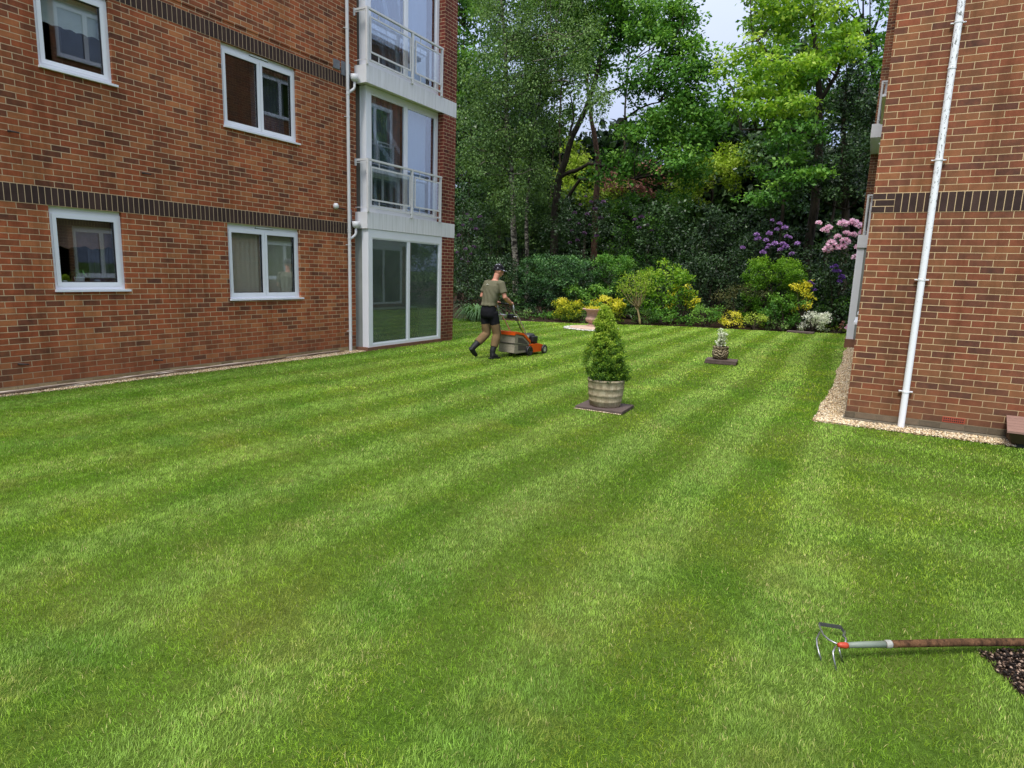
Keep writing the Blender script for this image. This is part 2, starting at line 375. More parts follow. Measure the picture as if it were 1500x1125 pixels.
# grass blades
def make_grass():
    P = []; Wd = []; Ht = []
    bands = [(.35, 2.6, 25000, .0017, .022), (2.6, 4.2, 18500, .0021, .022), (4.2, 6.5, 9500, .0032, .023), (6.5, 10, 4200, .0052, .024), (10, 16, 1650, .0086, .026), (16, 26, 800, .0135, .029)]
    for y0, y1, dens, wd, ht in bands:
        xa, xb = -y1*1.75-3.2, y1*.42+.9
        xa = max(xa, -15)
        N = int((xb-xa)*(y1-y0)*dens)
        x = rng.uniform(xa, xb, N); y = rng.uniform(y0, y1, N)
        # soft band edges
        p = np.stack([x, y, np.zeros(N)], 1)
        weeds = (x > gravel_right(y)-.02) & (x < -.09) & (y > 8.7) & (y < 20) & (rng.random(N) < .55*np.clip(vnoise(x, y, 5., 71)*1.6-.85, 0, 1))
        k = visible(p, .16) & (on_lawn(x, y) | weeds)
        P.append(p[k]); Wd.append(np.full(k.sum(), wd)); Ht.append(np.full(k.sum(), ht))
    P = np.concatenate(P); Wd = np.concatenate(Wd); Ht = np.concatenate(Ht); N = len(P)
    x, y = P[:, 0], P[:, 1]
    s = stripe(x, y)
    clump = vnoise(x, y, 14, 11); patch = vnoise(x, y, 1.3, 2); patch2 = vnoise(x, y, 3.7, 8)
    ang = np.where(rng.random(N) < .15+.42*np.abs(s-.5)*2, np.where(s > .5, math.pi/2, -math.pi/2)+rng.normal(0, .7, N), rng.uniform(0, 2*math.pi, N))
    ang += (clump-.5)*2.2
    tilt = np.abs(rng.normal(.75, .32, N))+.0
    tilt = np.clip(tilt, .1, 1.4)
    h = Ht*rng.uniform(.55, 1.25, N)*(.8+.45*clump)
    L = np.stack([np.cos(ang), np.sin(ang), np.zeros(N)], 1)
    S = np.stack([-np.sin(ang+rng.normal(0, .6, N)), np.cos(ang), np.zeros(N)], 1)
    w = (Wd*rng.uniform(.6, 1.3, N))[:, None]
    z = np.array([0, 0, 1.])
    st, ct = np.sin(tilt)[:, None], np.cos(tilt)[:, None]
    p1 = P+(L*st*.35+z*ct*.62)*h[:, None]
    p2 = P+(L*st*1.0+z*(ct*.85+.12))*h[:, None]
    V = np.stack([P-S*w*.5, P+S*w*.5, p1-S*w*.42, p1+S*w*.42, p2], 1).reshape(-1, 3)
    b = np.arange(N)*5
    q = np.stack([b, b+1, b+3, b+2], 1); t3 = np.stack([b+2, b+3, b+4], 1)
    loops = np.concatenate([q, t3], 1).ravel(); tot = np.tile([4, 3], N)
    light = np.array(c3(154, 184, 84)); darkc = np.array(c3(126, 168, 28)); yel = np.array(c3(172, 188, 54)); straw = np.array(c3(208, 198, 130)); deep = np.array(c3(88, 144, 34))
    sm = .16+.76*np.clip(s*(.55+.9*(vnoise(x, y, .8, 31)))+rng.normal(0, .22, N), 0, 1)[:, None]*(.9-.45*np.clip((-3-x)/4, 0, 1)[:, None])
    C = darkc*(1-sm)+light*sm  # stripe sheen of leaning blades painted as paler and darker base colour
    ph_ = np.clip((vnoise(x, y, .9, 81)-.5)*2, 0, 1)
    yy = np.clip((patch*.6+patch2*.5-.5)*2.6+rng.normal(0, .25, N), 0, 1)[:, None]*(.62-.42*np.clip(s, 0, 1)[:, None])
    C = C*(1-yy)+yel*yy
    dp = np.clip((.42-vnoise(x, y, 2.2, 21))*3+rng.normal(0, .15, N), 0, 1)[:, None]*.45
    dp = np.maximum(dp, (np.clip((-7.2-x)/1.2, 0, 1)*(y < 11))[:, None]*.4)  # turf beside the left wall darkened, its shade painted into the blades
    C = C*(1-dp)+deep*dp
    br_ = np.clip((vnoise(x, y, 2.6, 41)*.6+vnoise(x, y, 7., 42)*.4-.62)*6, 0, 1)[:, None]*np.clip((6.5-y)/4, 0, 1)[:, None]*.35
    C = C*(1-br_)+np.array(c3(158, 148, 72))*br_
    stw = (rng.random(N) < .03+.16*np.clip(patch2-.62, 0, 1)*2)[:, None]
    C = np.where(stw, straw, C)
    C = C*(.45+.85*rng.random(N)**.85)[:, None]*(.72+.5*vnoise(x, y, 22, 61)[:, None])*1.06*(1+.26*np.clip((y-6)/7, 0, 1)[:, None]*np.array([1.1, 1., .7]))*(.86+.3*vnoise(x, y, .7, 51)[:, None])
    C = np.repeat(C, 5, 0)
    t = NT('grass_blades'); a = t.n('ShaderNodeAttribute', attribute_name='col').outputs['Color']
    bs = t.n('ShaderNodeBsdfPrincipled', {'Base Color': a, 'Roughness': .5, 'Specular IOR Level': .3})
    tr = t.n('ShaderNodeBsdfTranslucent', {'Color': a})
    m_ = t.n('ShaderNodeMixShader', {0: .35, 1: bs.outputs[0], 2: tr.outputs[0]}); t.link(m_.outputs[0], t.out.inputs[0])
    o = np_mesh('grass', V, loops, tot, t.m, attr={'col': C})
    tag(o, 'short mown grass of the striped lawn', 'grass', kind='stuff')
    print('grass blades', N)
make_grass()

# pebbles -----------------------------------------------------------
def pebbles(name, pts, size, cols, label, parent=None):
    N = len(pts)
    base = np.array([(1, 0, 0), (0, 1, 0), (-1, 0, 0), (0, -1, 0), (0, 0, 1), (0, 0, -1)], float)
    sz = size*rng.uniform(.5, 1.4, (N, 1, 1))*rng.uniform([.8, .6, .4], [1.3, 1., .7], (N, 1, 3))
    a = rng.uniform(0, 6.28, N); ca, sa = np.cos(a), np.sin(a)
    Vv = base[None]*sz+rng.normal(0, size*.12, (N, 6, 3))
    x = Vv[..., 0]*ca[:, None]-Vv[..., 1]*sa[:, None]; y = Vv[..., 0]*sa[:, None]+Vv[..., 1]*ca[:, None]
    Vv = np.stack([x, y, Vv[..., 2]], -1)+pts[:, None]
    F = np.array([(0, 1, 4), (1, 2, 4), (2, 3, 4), (3, 0, 4), (1, 0, 5), (2, 1, 5), (3, 2, 5), (0, 3, 5)])
    loops = (F[None]+(np.arange(N)*6)[:, None, None]).ravel()
    ci = np.array(cols)[rng.integers(0, len(cols), N)]*rng.uniform(.7, 1.2, (N, 1))
    t = NT(name+'_stone'); t.bsdf(t.n('ShaderNodeAttribute', attribute_name='col').outputs['Color'], .8, .3)
    o = np_mesh(name, Vv.reshape(-1, 3), loops, np.full(N*8, 3), t.m, parent, attr={'col': np.repeat(ci, 6, 0)})
    if label: tag(o, label, 'gravel', kind='stuff')
    return o
GRV = [c3(222, 202, 164), c3(208, 182, 138), c3(236, 224, 196), c3(180, 150, 112), c3(140, 116, 90), c3(230, 210, 176)]
N = 15000; y = rng.uniform(1.5, 9.95, N); x = -9.29+(gravel_left(y)+9.29+.015)*rng.random(N)
pebbles('gravel', np.stack([x, y, rng.uniform(.004, .02, N)], 1), .010, GRV, 'thin line of pale gravel along the foot of the left brick wall')
N = 26000; y = 8.6+12.2*rng.random(N)**1.5; x = gravel_right(y)-.02+rng.random(N)*.4
x2 = rng.uniform(-.42, 2.6, 14000); y2 = rng.uniform(8.6, 8.93, 14000)
pts = np.stack([np.concatenate([x, x2]), np.concatenate([y, y2]), rng.uniform(.004, .028, N+14000)], 1)
pebbles('gravel', pts, .0125, GRV, 'cream gravel strip round the corner of the right brick building')
def gravel_sheet(name, poly, label):
    g = MB(); g.add([(x, y, .004) for x, y in poly], [tuple(range(len(poly)))])
    t = NT(name+'_base'); t.bsdf(t.ramp(t.noise(70., 4., .7, t.pos()), [(.35, c3(130, 108, 82)), (.65, c3(206, 184, 146))]), .9, .2, bump=t.noise(70.), bstr=1., bdist=.01)
    tag(g.build(name, t.m, fix=False), label, 'gravel', kind='structure')
yy = np.linspace(1.5, 9.95, 20)
gravel_sheet('gravel_bed', [(-9.3, 1.5)]+[(float(gravel_left(v)), v) for v in yy]+[(-9.3, 9.95)], 'gravel bedding at the foot of the left wall')
yy = np.linspace(8.62, 21, 30)
gravel_sheet('gravel_bed', [(3, 8.62)]+[(3, 8.95)]+[(0, 8.95), (0, 21)]+[(float(gravel_right(v)), v) for v in yy[::-1]], 'gravel bedding round the right building')

# ------------------------------------------------------------------ buildings
def wall_x(mb, x, y0, y1, z0, z1, holes, depth, sgn):
    """wall face in plane x (outward normal sgn*x) with openings and reveals"""
    ys = sorted({y0, y1, *[v for h in holes for v in h[:2]]}); zs = sorted({z0, z1, *[v for h in holes for v in h[2:]]})
    for a, b in zip(ys, ys[1:]):
        for c, d in zip(zs, zs[1:]):
            ym, zm = (a+b)/2, (c+d)/2
            if any(h[0] < ym < h[1] and h[2] < zm < h[3] for h in holes): continue
            mb.add([(x, a, c), (x, b, c), (x, b, d), (x, a, d)], [(0, 1, 2, 3) if sgn > 0 else (3, 2, 1, 0)])
    for a, b, c, d in holes:
        xi = x-sgn*depth
        mb.add([(x, a, c), (x, b, c), (x, b, d), (x, a, d), (xi, a, c), (xi, b, c), (xi, b, d), (xi, a, d)], [(0, 1, 5, 4), (1, 2, 6, 5), (2, 3, 7, 6), (3, 0, 4, 7)])

def slats(x, y0, y1, z0, z1, n, ang=.5):
    m = MB(); wd = (y1-y0)/n
    for i in range(n):
        c = y0+wd*(i+.5); dx, dy = math.sin(ang)*wd*.48, math.cos(ang)*wd*.48
        k = random.uniform(-.006, .006)
        m.add([(x-dx+k, c-dy, z0), (x+dx+k, c+dy, z0), (x+dx, c+dy, z1), (x-dx, c-dy, z1), (x-dx+.001, c-dy, z0), (x+dx+.001, c+dy, z0), (x+dx+.001, c+dy, z1), (x-dx+.001, c-dy, z1)], [(0, 1, 2, 3), (7, 6, 5, 4)])
    return m

def folds(x, y0, y1, z0, z1, n=50, amp=.02, per=.09, zb=None):
    m = MB(); vs = []; k = 2
    for i in range(n+1):
        yv = y0+(y1-y0)*i/n; o = amp*math.sin(2*math.pi*yv/per+math.sin(yv*7))
        zz = z0+(zb(yv) if zb else 0)
        vs += [(x+o, yv, zz), (x+o*.7, yv, z1)]
    m.add(vs, [(2*i, 2*i+2, 2*i+3, 2*i+1) for i in range(n)]); return m

def window(bld, X, sgn, y0, y1, z0, z1, lights=1, label=None, rec=.045, vent=True, room=True, glass=None, side=.5):
    """uPVC casement in a wall plane x = X; sgn = outward"""
    fr = lambda a, b, c, d, e, f: (X-sgn*b, X-sgn*a, c, d, e, f) if sgn > 0 else (X+a, X+b, c, d, e, f)
    win = MB()
    fd0, fd1 = rec, rec+.07
    t_ = .045
    def frame(mb, a, b, c, d, th, d0, d1):
        mb.box(*fr(d0, d1, a, a+th, c, d)); mb.box(*fr(d0, d1, b-th, b, c, d)); mb.box(*fr(d0, d1, a+th, b-th, c, c+th)); mb.box(*fr(d0, d1, a+th, b-th, d-th, d))
    win.box(*fr(rec+.012, fd1, y0, y1, z1-.05, z1))         # head packer
    frame(win, y0, y1, z0+.03, z1-.05, t_, fd0, fd1)
    w_ = win.build('window', m_upvc, bld)
    if label: w_['label'] = label
    s = MB(); s.box(*fr(-.045, rec+.05, y0-.01, y1+.04, z0, z0+.028)); s.build('sill', m_upvc, w_)
    ys = [y0+t_, y1-t_] if lights == 1 else [y0+t_, (y0+y1)/2, y1-t_]
    for a, b in zip(ys, ys[1:]):
        if lights == 2:
            a2, b2 = (a, b-.003) if a == ys[0] else (a+.003, b)
        else: a2, b2 = a, b
        f = MB(); frame(f, a2, b2, z0+.03+t_, z1-.05-t_, .05, fd0-.012, fd1-.01); sf = f.build('sash', m_upvc, w_)
        gsk = MB(); frame(gsk, a2+.05, b2-.05, z0+.08+t_, z1-.1-t_, .006, fd0+.004, fd1-.02); gsk.build('gasket', m_dark, w_)
        p = MB(); p.box(*fr(fd0+.02, fd0+.024, a2+.05, b2-.05, z0+.08+t_, z1-.1-t_)); p.build('pane', glass or m_glass, w_)
    if vent and lights == 2:
        v = MB(); ym = (y0+y1)/2; v.box(*fr(rec-.012, rec+.012, ym-.17, ym+.17, z1-.045, z1-.022)); v.build('trickle_vent', m_upvc, w_)
        v = MB(); v.box(*fr(rec-.008, rec+.012, ym-.19, ym+.19, z1-.053, z1-.046)); v.build('vent_slot', m_dark, w_)
    if room:
        r = MB(); a = fr(fd1+.01, 2.2, y0-side, y1+side, z0-.5, z1+.2)
        x0, x1, c, d, e, f_ = a
        vs = [(x, y, z) for z in (e, f_) for y in (c, d) for x in (x0, x1)]
        back = 0 if sgn > 0 else 1
        faces = [(0, 2, 3, 1), (4, 5, 7, 6), (0, 1, 5, 4), (2, 6, 7, 3)]+([(0, 4, 6, 2)] if back == 0 else [(1, 3, 7, 5)])
        r.add(vs, faces); r.build('room_interior', m_room, w_, fix=False)
    return w_

# ---- left building
XL, XF = -9.29, -8.97
bl = thing('brick_apartment_block', 'orange brick apartment block on the left with white framed windows and a stacked white bay', 'building', (XL, 8, 0))
L_holes = [(4.44, 5.34, 4.03, 5.145), (7.04, 8.55, 3.86, 5.145), (4.40, 5.32, 1.27, 2.37), (7.02, 8.54, 1.10, 2.37)]
Zu = 5.145+.2265+.085
mb = MB(); wall_x(mb, XL, -12, 10.06, .09, Zu, L_holes, .12, 1)
wl = mb.build('wall', m_brickL, bl, fix=False)
mb = MB(); mb.box(XL-.3, XL+.012, -12, 10.1, Zu, 10.2); mb.build('upper_wall', m_brickL, bl)
mb = MB(); mb.box(XL-.02, XL+.003, -12, 10.03, 2.37, 2.5965); mb.build('soldier_course', m_soldL, bl)
mb = MB(); mb.box(XL-.02, XL+.003, -12, 10.03, 5.145, 5.3715); mb.build('soldier_course', m_soldL2, bl)
mb = MB(); mb.box(XL-.02, XL+.006, -12, 10.0, -.05, .088); mb.build('plinth', m_concrete, bl)
mb = MB(); mb.box(XL-12, XL-2.4, -12, 13.12, 0, 10.2); mb.box(XL-12, XL+.2, -12, 13.05, 10.2, 10.35); mb.build('core', m_brickLend, bl)
mb = MB(); mb.box(XL-12, -9.16, 12.95, 13.12, 0, 10.2); mb.build('end_wall', m_brickPierX, bl)
# pier
mb = MB(); mb.box(-9.2, XF-.004, 12.63, 13.122, .0, 10.2); pr = mb.build('pier', m_brickPier, bl)
mb = MB(); mb.box(-9.199, XF-.006, 12.627, 12.6295, .0, 10.2); mb.build('pier_return', m_brickPierX, bl)
specs = [(*L_holes[0], 1, 'first floor window with a white half-drawn blind'), (*L_holes[1], 2, 'first floor two-light window'), (*L_holes[2], 1, 'ground floor window with a fern on its sill'), (*L_holes[3], 2, 'ground floor window with vertical blinds')]
wins = [window(bl, XL, 1, *s[:4], lights=s[4], label=s[5]) for s in specs]
m_blind = plain('vertical_blind_fabric', c3(232, 224, 206), .9, .1, var=.06)
m_net = plain('white_roller_blind', c3(222, 226, 230), .9, .1, var=.04)
m_grey = plain('grey_curtain', c3(96, 96, 110), .9, .1)
m_pink = plain('dusky_pink_blind', c3(170, 132, 122), .9, .1)
slats(XL-.18, 7.08, 8.48, 1.2, 2.25, 15, .95).build('vertical_blind', m_blind, wins[3], fix=False)
folds(XL-.17, 4.5, 5.3, 4.62, 5.1, 50, .004, .3, lambda y: .02*abs(math.sin(y*22))).build('blind', m_net, wins[0], fix=False)
folds(XL-.26, 4.42, 5.3, 1.86, 2.35, 40, .004, .3, lambda y: .015*math.sin(y*17)+.01*math.sin(y*41)).build('blind', m_pink, wins[2], fix=False)
folds(XL-.35, 5.02, 5.34, 1.27, 2.35, 40, .02, .07).build('curtain', m_grey, wins[2], fix=False)
folds(XL-.3, 7.8, 8.52, 3.9, 5.1, 40, .02, .08).build('curtain', m_grey, wins[1], fix=False)

# sill things inside the ground floor window
fx, fy, fz = XL-.20, 4.80, 1.375
mb = MB(); mb.box(XL-.34, XL-.118, 4.41, 5.31, 1.33, 1.365); mb.build('inner_sill', m_upvc, wins[2])
pot = thing('house_plant', 'green fern in a white pot on the inner sill of the ground floor window', 'house plant', (fx, fy, 1.366))
MB().lathe((fx, fy, 1.366), [(.05, 0), (.065, .09), (.062, .095), (.055, .09)], 20).build('pot', m_upvc, pot, True)
def strap(mb, base, d, length, width, rise, droop, n=6):
    """an arching strap leaf"""
    d = np.array([math.cos(d), math.sin(d), 0]); s = np.array([-d[1], d[0], 0]); vs = []
    for i in range(n+1):
        t = i/n; p = np.array(base)+d*length*t*(.55+.45*t)+np.array([0, 0, rise*math.sin(min(1, t*1.0)*math.pi*.62)-droop*t**3])
        w_ = width*(.6+.4*math.sin(t*math.pi))*(1-t**4)*.5+.0005
        vs += [p-s*w_, p+s*w_]
    mb.add(vs, [(2*i, 2*i+1, 2*i+3, 2*i+2) for i in range(n)])
m_fern = plain('fern_green', c3(92, 140, 74), .6, .3, var=.3)
mb = MB()
for i in range(46): strap(mb, (fx, fy, 1.45), random.uniform(0, 6.28), random.uniform(.1, .2), .016, random.uniform(.06, .16), random.uniform(.02, .14))
mb.build('fronds', m_fern, pot, fix=False)
jm = plain('blue_white_china', c3(150, 160, 180), .3, .5, var=.4, scale=40); tm = plain('terracotta', c3(168, 104, 82), .8, .2)
for yy_, r_, h_, m_, lb, nm, ct in ((4.53, .022, .10, tm, 'small terracotta ornament at the left end of the fern window sill', 'ornament', 'ornament'), (4.60, .03, .045, m_upvc, 'small white cup left of the fern on the window sill', 'cup', 'cup'), (5.02, .035, .06, jm, 'patterned china mug right of the fern on the window sill', 'mug', 'mug')):
    o = MB().lathe((XL-.17, yy_, 1.366), [(r_*.8, 0), (r_, h_*.3), (r_, h_), (r_*.85, h_), (r_*.8, h_*.5)], 16).build(nm, m_, None, True); rebase(o, (XL-.17, yy_, 1.366)); tag(o, lb, ct)

# ---- bay of the left building
def rail_set(bld, XFr, sg, ya, yb, dz, xw):
    """balustrade: ya near corner, yb far end, dz floor offset; xw = wall plane"""
    rl = MB(); z_t, z_b = 3.83+dz, 2.90+dz; X = XFr
    rl.box(min(X-.02*sg, X+.03*sg), max(X-.02*sg, X+.03*sg), ya, yb+.02, z_t-.025, z_t+.012)
    a, b = sorted((X-.02*sg, xw-.0*sg)); rl.box(a, b, ya, ya+.045, z_t-.0255, z_t+.0115)
    rail = rl.build('railing', m_white_metal, bld)
    for nm, (p0, p1) in {'post': (ya, ya+.045), 'middle': ((ya+yb)/2+.14, (ya+yb)/2+.20), 'end': (yb-.045, yb)}.items():
        p = MB(); a, b = sorted((X-.015*sg, X+.028*sg)); p.box(a, b, p0, p1, z_b-.09, z_t-.026); p.build('post', m_white_metal, rail)
    q = MB(); a, b = sorted((X-.01*sg, X+.02*sg)); q.box(a, b, ya+.046, yb-.046, z_b-.012, z_b+.02); q.build('bottom_rail', m_white_metal, rail)
    ym = (ya+yb)/2+.17
    for c, d in ((ya+.1, ym-.06), (ym+.09, yb-.06)):
        f = MB(); a, b = sorted((X, X+.02*sg)); z0, z1 = 3.04+dz, 3.70+dz; t_ = .03
        f.box(a, b, c, c+t_, z0, z1); f.box(a, b, d-t_, d, z0, z1); f.box(a, b, c+t_, d-t_, z0, z0+t_); f.box(a, b, c+t_, d-t_, z1-t_, z1)
        L_ = d-c
        for k in (.2, .75):
            yk = c+L_*k; f.box(a+.004, b-.004, yk-.007, yk+.007, z1+.0005, z_t-.026); f.box(a+.004, b-.004, yk-.007, yk+.007, z_b+.0205, z0-.0005)
        for zk in (3.2+dz, 3.55+dz):
            f.box(a+.004, b-.004, c-.05, c-.0005, zk-.005, zk+.005); f.box(a+.004, b-.004, d+.0005, d+.04, zk-.005, zk+.005)
        pf = f.build('panel_frame', m_white_metal, rail)
        g_ = MB(); g_.box(X+.008*sg if sg > 0 else X+.012*sg, X+.012*sg if sg > 0 else X+.008*sg, c+t_, d-t_, z0+t_, z1-t_); g_.build('panel_glass', m_glass, pf)
    for dzk in (0, 1):                  # wall bracket rods on the near return
        s_ = MB(); zz = z_t-.06 if dzk else z_b; a, b = sorted((xw+.01*sg, X+.0*sg)); s_.box(a, b, ya-.012, ya-.0005, zz-.006, zz+.006); s_.build('bracket_rod', m_white_metal, rail)
    s_ = MB(); a, b = sorted((xw+.02*sg, xw+.05*sg)); s_.box(a, b, ya-.03, ya+.0, z_t-.12, z_t+.012); s_.build('end_plate', m_white_metal, rail)
    return rail

def bay(bld, XFr, xwin, xw, sg, ya, yb, dz0, floors=3, first=True):
    """white bay: near corner ya, far yb (pier begins), XFr fascia plane, xwin upper window plane"""
    S = lambda a, b: tuple(sorted((a, b)))
    base = MB(); base.box(*S(xw, XFr+.012*sg), ya-.03, yb, -.02, .055+max(dz0, 0)); base.build('bay_base', m_tile, bld)
    # ground floor
    zb, zt = .056+max(dz0, 0), 2.478+dz0
    y0, y1 = ya+.045, yb-.002; X = XFr-.012*sg
    m = MB(); m.box(*S(xw, X-.06*sg), y0, y0+.03, zb, zt); m.box(*S(xw, X-.061*sg), y0-.004, y0, zb, zt)
    for k in (.25, .5, .75): pass
    sp = m.build('bay_side_panel', m_upvc, bld)
    m = MB(); m.box(*S(X-.06*sg, X), y0-.006, y0+.11, zb, zt); m.box(*S(X-.06*sg, X), y1-.09, y1, zb, zt)
    m.box(*S(X-.06*sg, X), y0+.11, y1-.09, zb, zb+.06); m.box(*S(X-.06*sg, X), y0+.11, y1-.09, zt-.17, zt)
    bw = m.build('bay_window', m_upvc, bld); bw['label'] = 'large two-pane ground floor bay window'
    yc = (y0+y1)/2+.04
    m = MB(); m.box(*S(X-.055*sg, X-.004*sg), yc-.03, yc+.03, zb+.06, zt-.17); m.build('mullion', m_upvc, bw)
    m = MB()
    for a, b in ((y0+.11, yc-.03), (yc+.03, y1-.09)):
        m.box(*S(X-.05*sg, X-.01*sg), a, b, zb+.06, zb+.085); m.box(*S(X-.05*sg, X-.01*sg), a, b, zt-.195, zt-.17); m.box(*S(X-.05*sg, X-.01*sg), a, a+.022, zb+.085, zt-.195); m.box(*S(X-.05*sg, X-.01*sg), b-.022, b, zb+.085, zt-.195)
    m.build('sash', m_upvc, bw)
    for a, b in ((y0+.132, yc-.052), (yc+.052, y1-.112)):
        m = MB(); m.box(*S(X-.034*sg, X-.03*sg), a, b, zb+.085, zt-.195); m.build('pane', m_glass_bay, bw)
    rm = MB(); xb = xw-2.3*sg; xi = X-.07*sg
    e, f_ = zb, zt
    vs = [(xb, ya-.9, e), (xi, ya+.08, e), (xi, yb-.01, e), (xb, yb+.2, e), (xb, ya-.9, f_), (xi, ya+.08, f_), (xi, yb-.01, f_), (xb, yb+.2, f_)]
    rm.add(vs, [(0, 1, 2, 3), (4, 5, 6, 7), (0, 1, 5, 4), (2, 3, 7, 6), (0, 3, 7, 4)]); rm.build('room_interior', m_roomg, bw, fix=False)
    for fl in range(floors-1):
        dz = dz0+2.775*fl
        m = MB(); m.box(*S(xw, XFr), ya, ya+.02, 2.482+dz, 2.81+dz); m.box(*S(XFr-.02*sg, XFr), ya+.02, yb+.508, 2.482+dz, 2.81+dz)
        m.box(*S(xw+.0*sg, XFr-.0205*sg), ya+.0205, yb-.003, 2.50+dz, 2.515+dz); m.box(*S(xw, XFr-.001*sg), ya+.001, yb-.003, 2.7955+dz, 2.812+dz)
        m.build('fascia', m_board, bld)
        # upper window box
        z0, z1 = 2.8125+dz, 5.262+dz
        X = xwin; y0, y1 = ya+.17, yb-.005
        m = MB(); m.box(*S(xw, X-.05*sg), y0, y0+.03, z0, z1); m.box(*S(X-.17*sg, X-.15*sg), y0-.006, y0, z0, z1); m.build('bay_side_panel', m_upvc, bld)
        m = MB(); m.box(*S(X-.05*sg, X), y0-.006, y0+.15, z0, z1); m.box(*S(X-.05*sg, X), y1-.10, y1, z0, z1)
        m.box(*S(X-.05*sg, X), y0+.15, y1-.1, z0, z0+.13); m.box(*S(X-.05*sg, X), y0+.15, y1-.1, z1-.10, z1)
        bw = m.build('bay_window', m_upvc, bld)
        yc = y0+1.27
        m = MB(); m.box(*S(X-.045*sg, X-.004*sg), yc-.05, yc+.05, z0+.13, z1-.10); m.build('mullion', m_upvc, bw)
        m = MB()
        for a, b in ((y0+.15, yc-.05), (yc+.05, y1-.1)):
            m.box(*S(X-.04*sg, X-.01*sg), a, b, z1-.145, z1-.1); m.box(*S(X-.04*sg, X-.01*sg), a, b, z0+.13, z0+.17); m.box(*S(X-.04*sg, X-.01*sg), b-.03, b, z0+.17, z1-.145)
        m.build('sash', m_upvc, bw)
        for i, (a, b) in enumerate(((y0+.15, yc-.08), (yc+.05, y1-.13))):
            m = MB(); m.box(*S(X-.03*sg, X-.026*sg), a, b, z0+.17, z1-.145); m.build('pane', m_glass_up, bw)
        rm = MB(); xi = X-.055*sg; e, f_ = z0, z1
        vs = [(xb, ya-.9, e), (xi, y0+.06, e), (xi, yb-.01, e), (xb, yb+.2, e), (xb, ya-.9, f_), (xi, y0+.06, f_), (xi, yb-.01, f_), (xb, yb+.2, f_)]
        rm.add(vs, [(0, 1, 2, 3), (4, 5, 6, 7), (0, 1, 5, 4), (2, 3, 7, 6), (0, 3, 7, 4)]); rm.build('room_interior', m_room, bw, fix=False)
        if sg > 0:
            folds(X-.13, y0+.12, yc-.05, z0+.1, z1-.1, 60, .012, .11).build('net_curtain', m_lace, bw, fix=False)
            folds(X-.16, yc+.05, y1-.26, z0+.1, z1-.1, 30, .006, .2).build('net_curtain', m_sky_sheer, bw, fix=False)  # sheet added behind this pane; its pale blue paints in the reflected sky
        rail_set(bld, XFr if sg > 0 else XFr+.13, sg, ya, yb-.09, dz, xw)
        if sg < 0: MB().box(XFr+.19, xw, ya+.05, ya+.07, 2.8125+dz, 3.80+dz).build('side_screen', m_board, bld)
def lace():
    t = NT('patterned_net_curtain'); p = t.pos()
    f = t.n('ShaderNodeTexWave', {'Vector': p, 'Scale': .55, 'Distortion': 9., 'Detail': 2.}, wave_type='RINGS').outputs['Fac']
    c = t.ramp(f, [(.0, c3(104, 118, 122)), (.82, c3(126, 138, 142)), (.93, c3(230, 238, 244))])
    c = t.mix(t.noise(30., 3., .7, p), c, c3(92, 102, 104)); t.bsdf(c, .95, .05); return t.m
m_lace = lace()
m_sky_sheer = plain('sky_reflection_sheer', c3(196, 210, 224), .9, .1, var=.06, scale=1.5)
bay(bl, XF, -9.13, XL, 1, 10.02, 12.62, .02)
# sofa seen through the bay
sf = thing('sofa', 'dark sofa standing behind the ground floor bay window', 'sofa', (-9.7, 11.1, .06))
m_sofa = plain('dark_green_fabric', (.018, .022, .018), .95, .1)
m_cush = plain('pale_throw', c3(130, 138, 134), .9, .1)
MB().bevbox(-9.9, -9.27, 10.3, 12.1, .12, .42, .04).build('seat', m_sofa, sf, True)
MB().bevbox(-9.45, -9.25, 10.3, 12.1, .42, .82, .04).build('backrest', m_sofa, sf, True)
MB().bevbox(-9.49, -9.22, 10.32, 12.0, .821, .86, .015).build('throw', m_cush, sf, True)
for yk in (10.26, 12.0):
    MB().bevbox(-9.95, -9.255, yk, yk+.14, .12, .62, .04).build('armrest', m_sofa, sf, True)

def downpipe(bld, x, y, z0, z1, r, brackets, mat, tagn, sg, axis):
    m = MB(); m.tube([(x, y, z0), (x, y, z1)], r, 20, False); pp = m.build('downpipe', mat, bld, False)
    pp.data.polygons.foreach_set('use_smooth', np.ones(len(pp.data.polygons), bool))
    for zk, kind in brackets:
        m = MB(); m.lathe((x, y, zk-.012), [(r+.001, 0), (r+.005, .002), (r+.005, .022), (r+.001, .024)], 16, cap=False)
        if kind:
            if axis == 'y': m.box(x-r-.035, x+r+.035, y+r*.4, y+r+.008, zk-.006, zk+.006)
            else: m.box(x-r-.01, x-r*.3, y-r-.035, y+r+.035, zk-.006, zk+.006)
        m.build('pipe_bracket' if kind else 'pipe_joint', mat, pp)
    return pp
pL = downpipe(bl, XL+.06, 9.78, 0.01, 10.2, .032, [(.42, 1), (2.16, 1), (2.29, 0), (2.42, 0), (2.46, 0), (4.6, 1), (5.02, 0), (5.10, 0), (6.2, 1), (7.6, 1)], m_white_metal, '', 1, 'x')
for dz in (0, 2.775):                   # rainwater heads draining the balconies
    h = MB(); c = (XL+.1, 9.93, 2.44+dz)
    h.lathe((XL+.11, 9.915, 2.50+dz), [(.03, 0), (.06, .015), (.075, .05), (.08, .13), (.074, .13), (.06, .05)], 18).build('rainwater_head', m_white_metal, pL, True)
    MB().tube([(XL+.11, 9.915, 2.51+dz), (XL+.11, 9.915, 2.40+dz), (XL+.10, 9.90, 2.36+dz), (XL+.06, 9.82, 2.29+dz), (XL+.06, 9.79, 2.27+dz)], .025, 12).build('branch_pipe', m_white_metal, pL, True)
MB().box(XL-.01, XL+.02, 9.45, 9.62, 5.42, 5.58).box(XL-.01, XL+.022, 9.66, 9.9, 5.35, 5.6).build('lead_flashing', m_lead, bl)
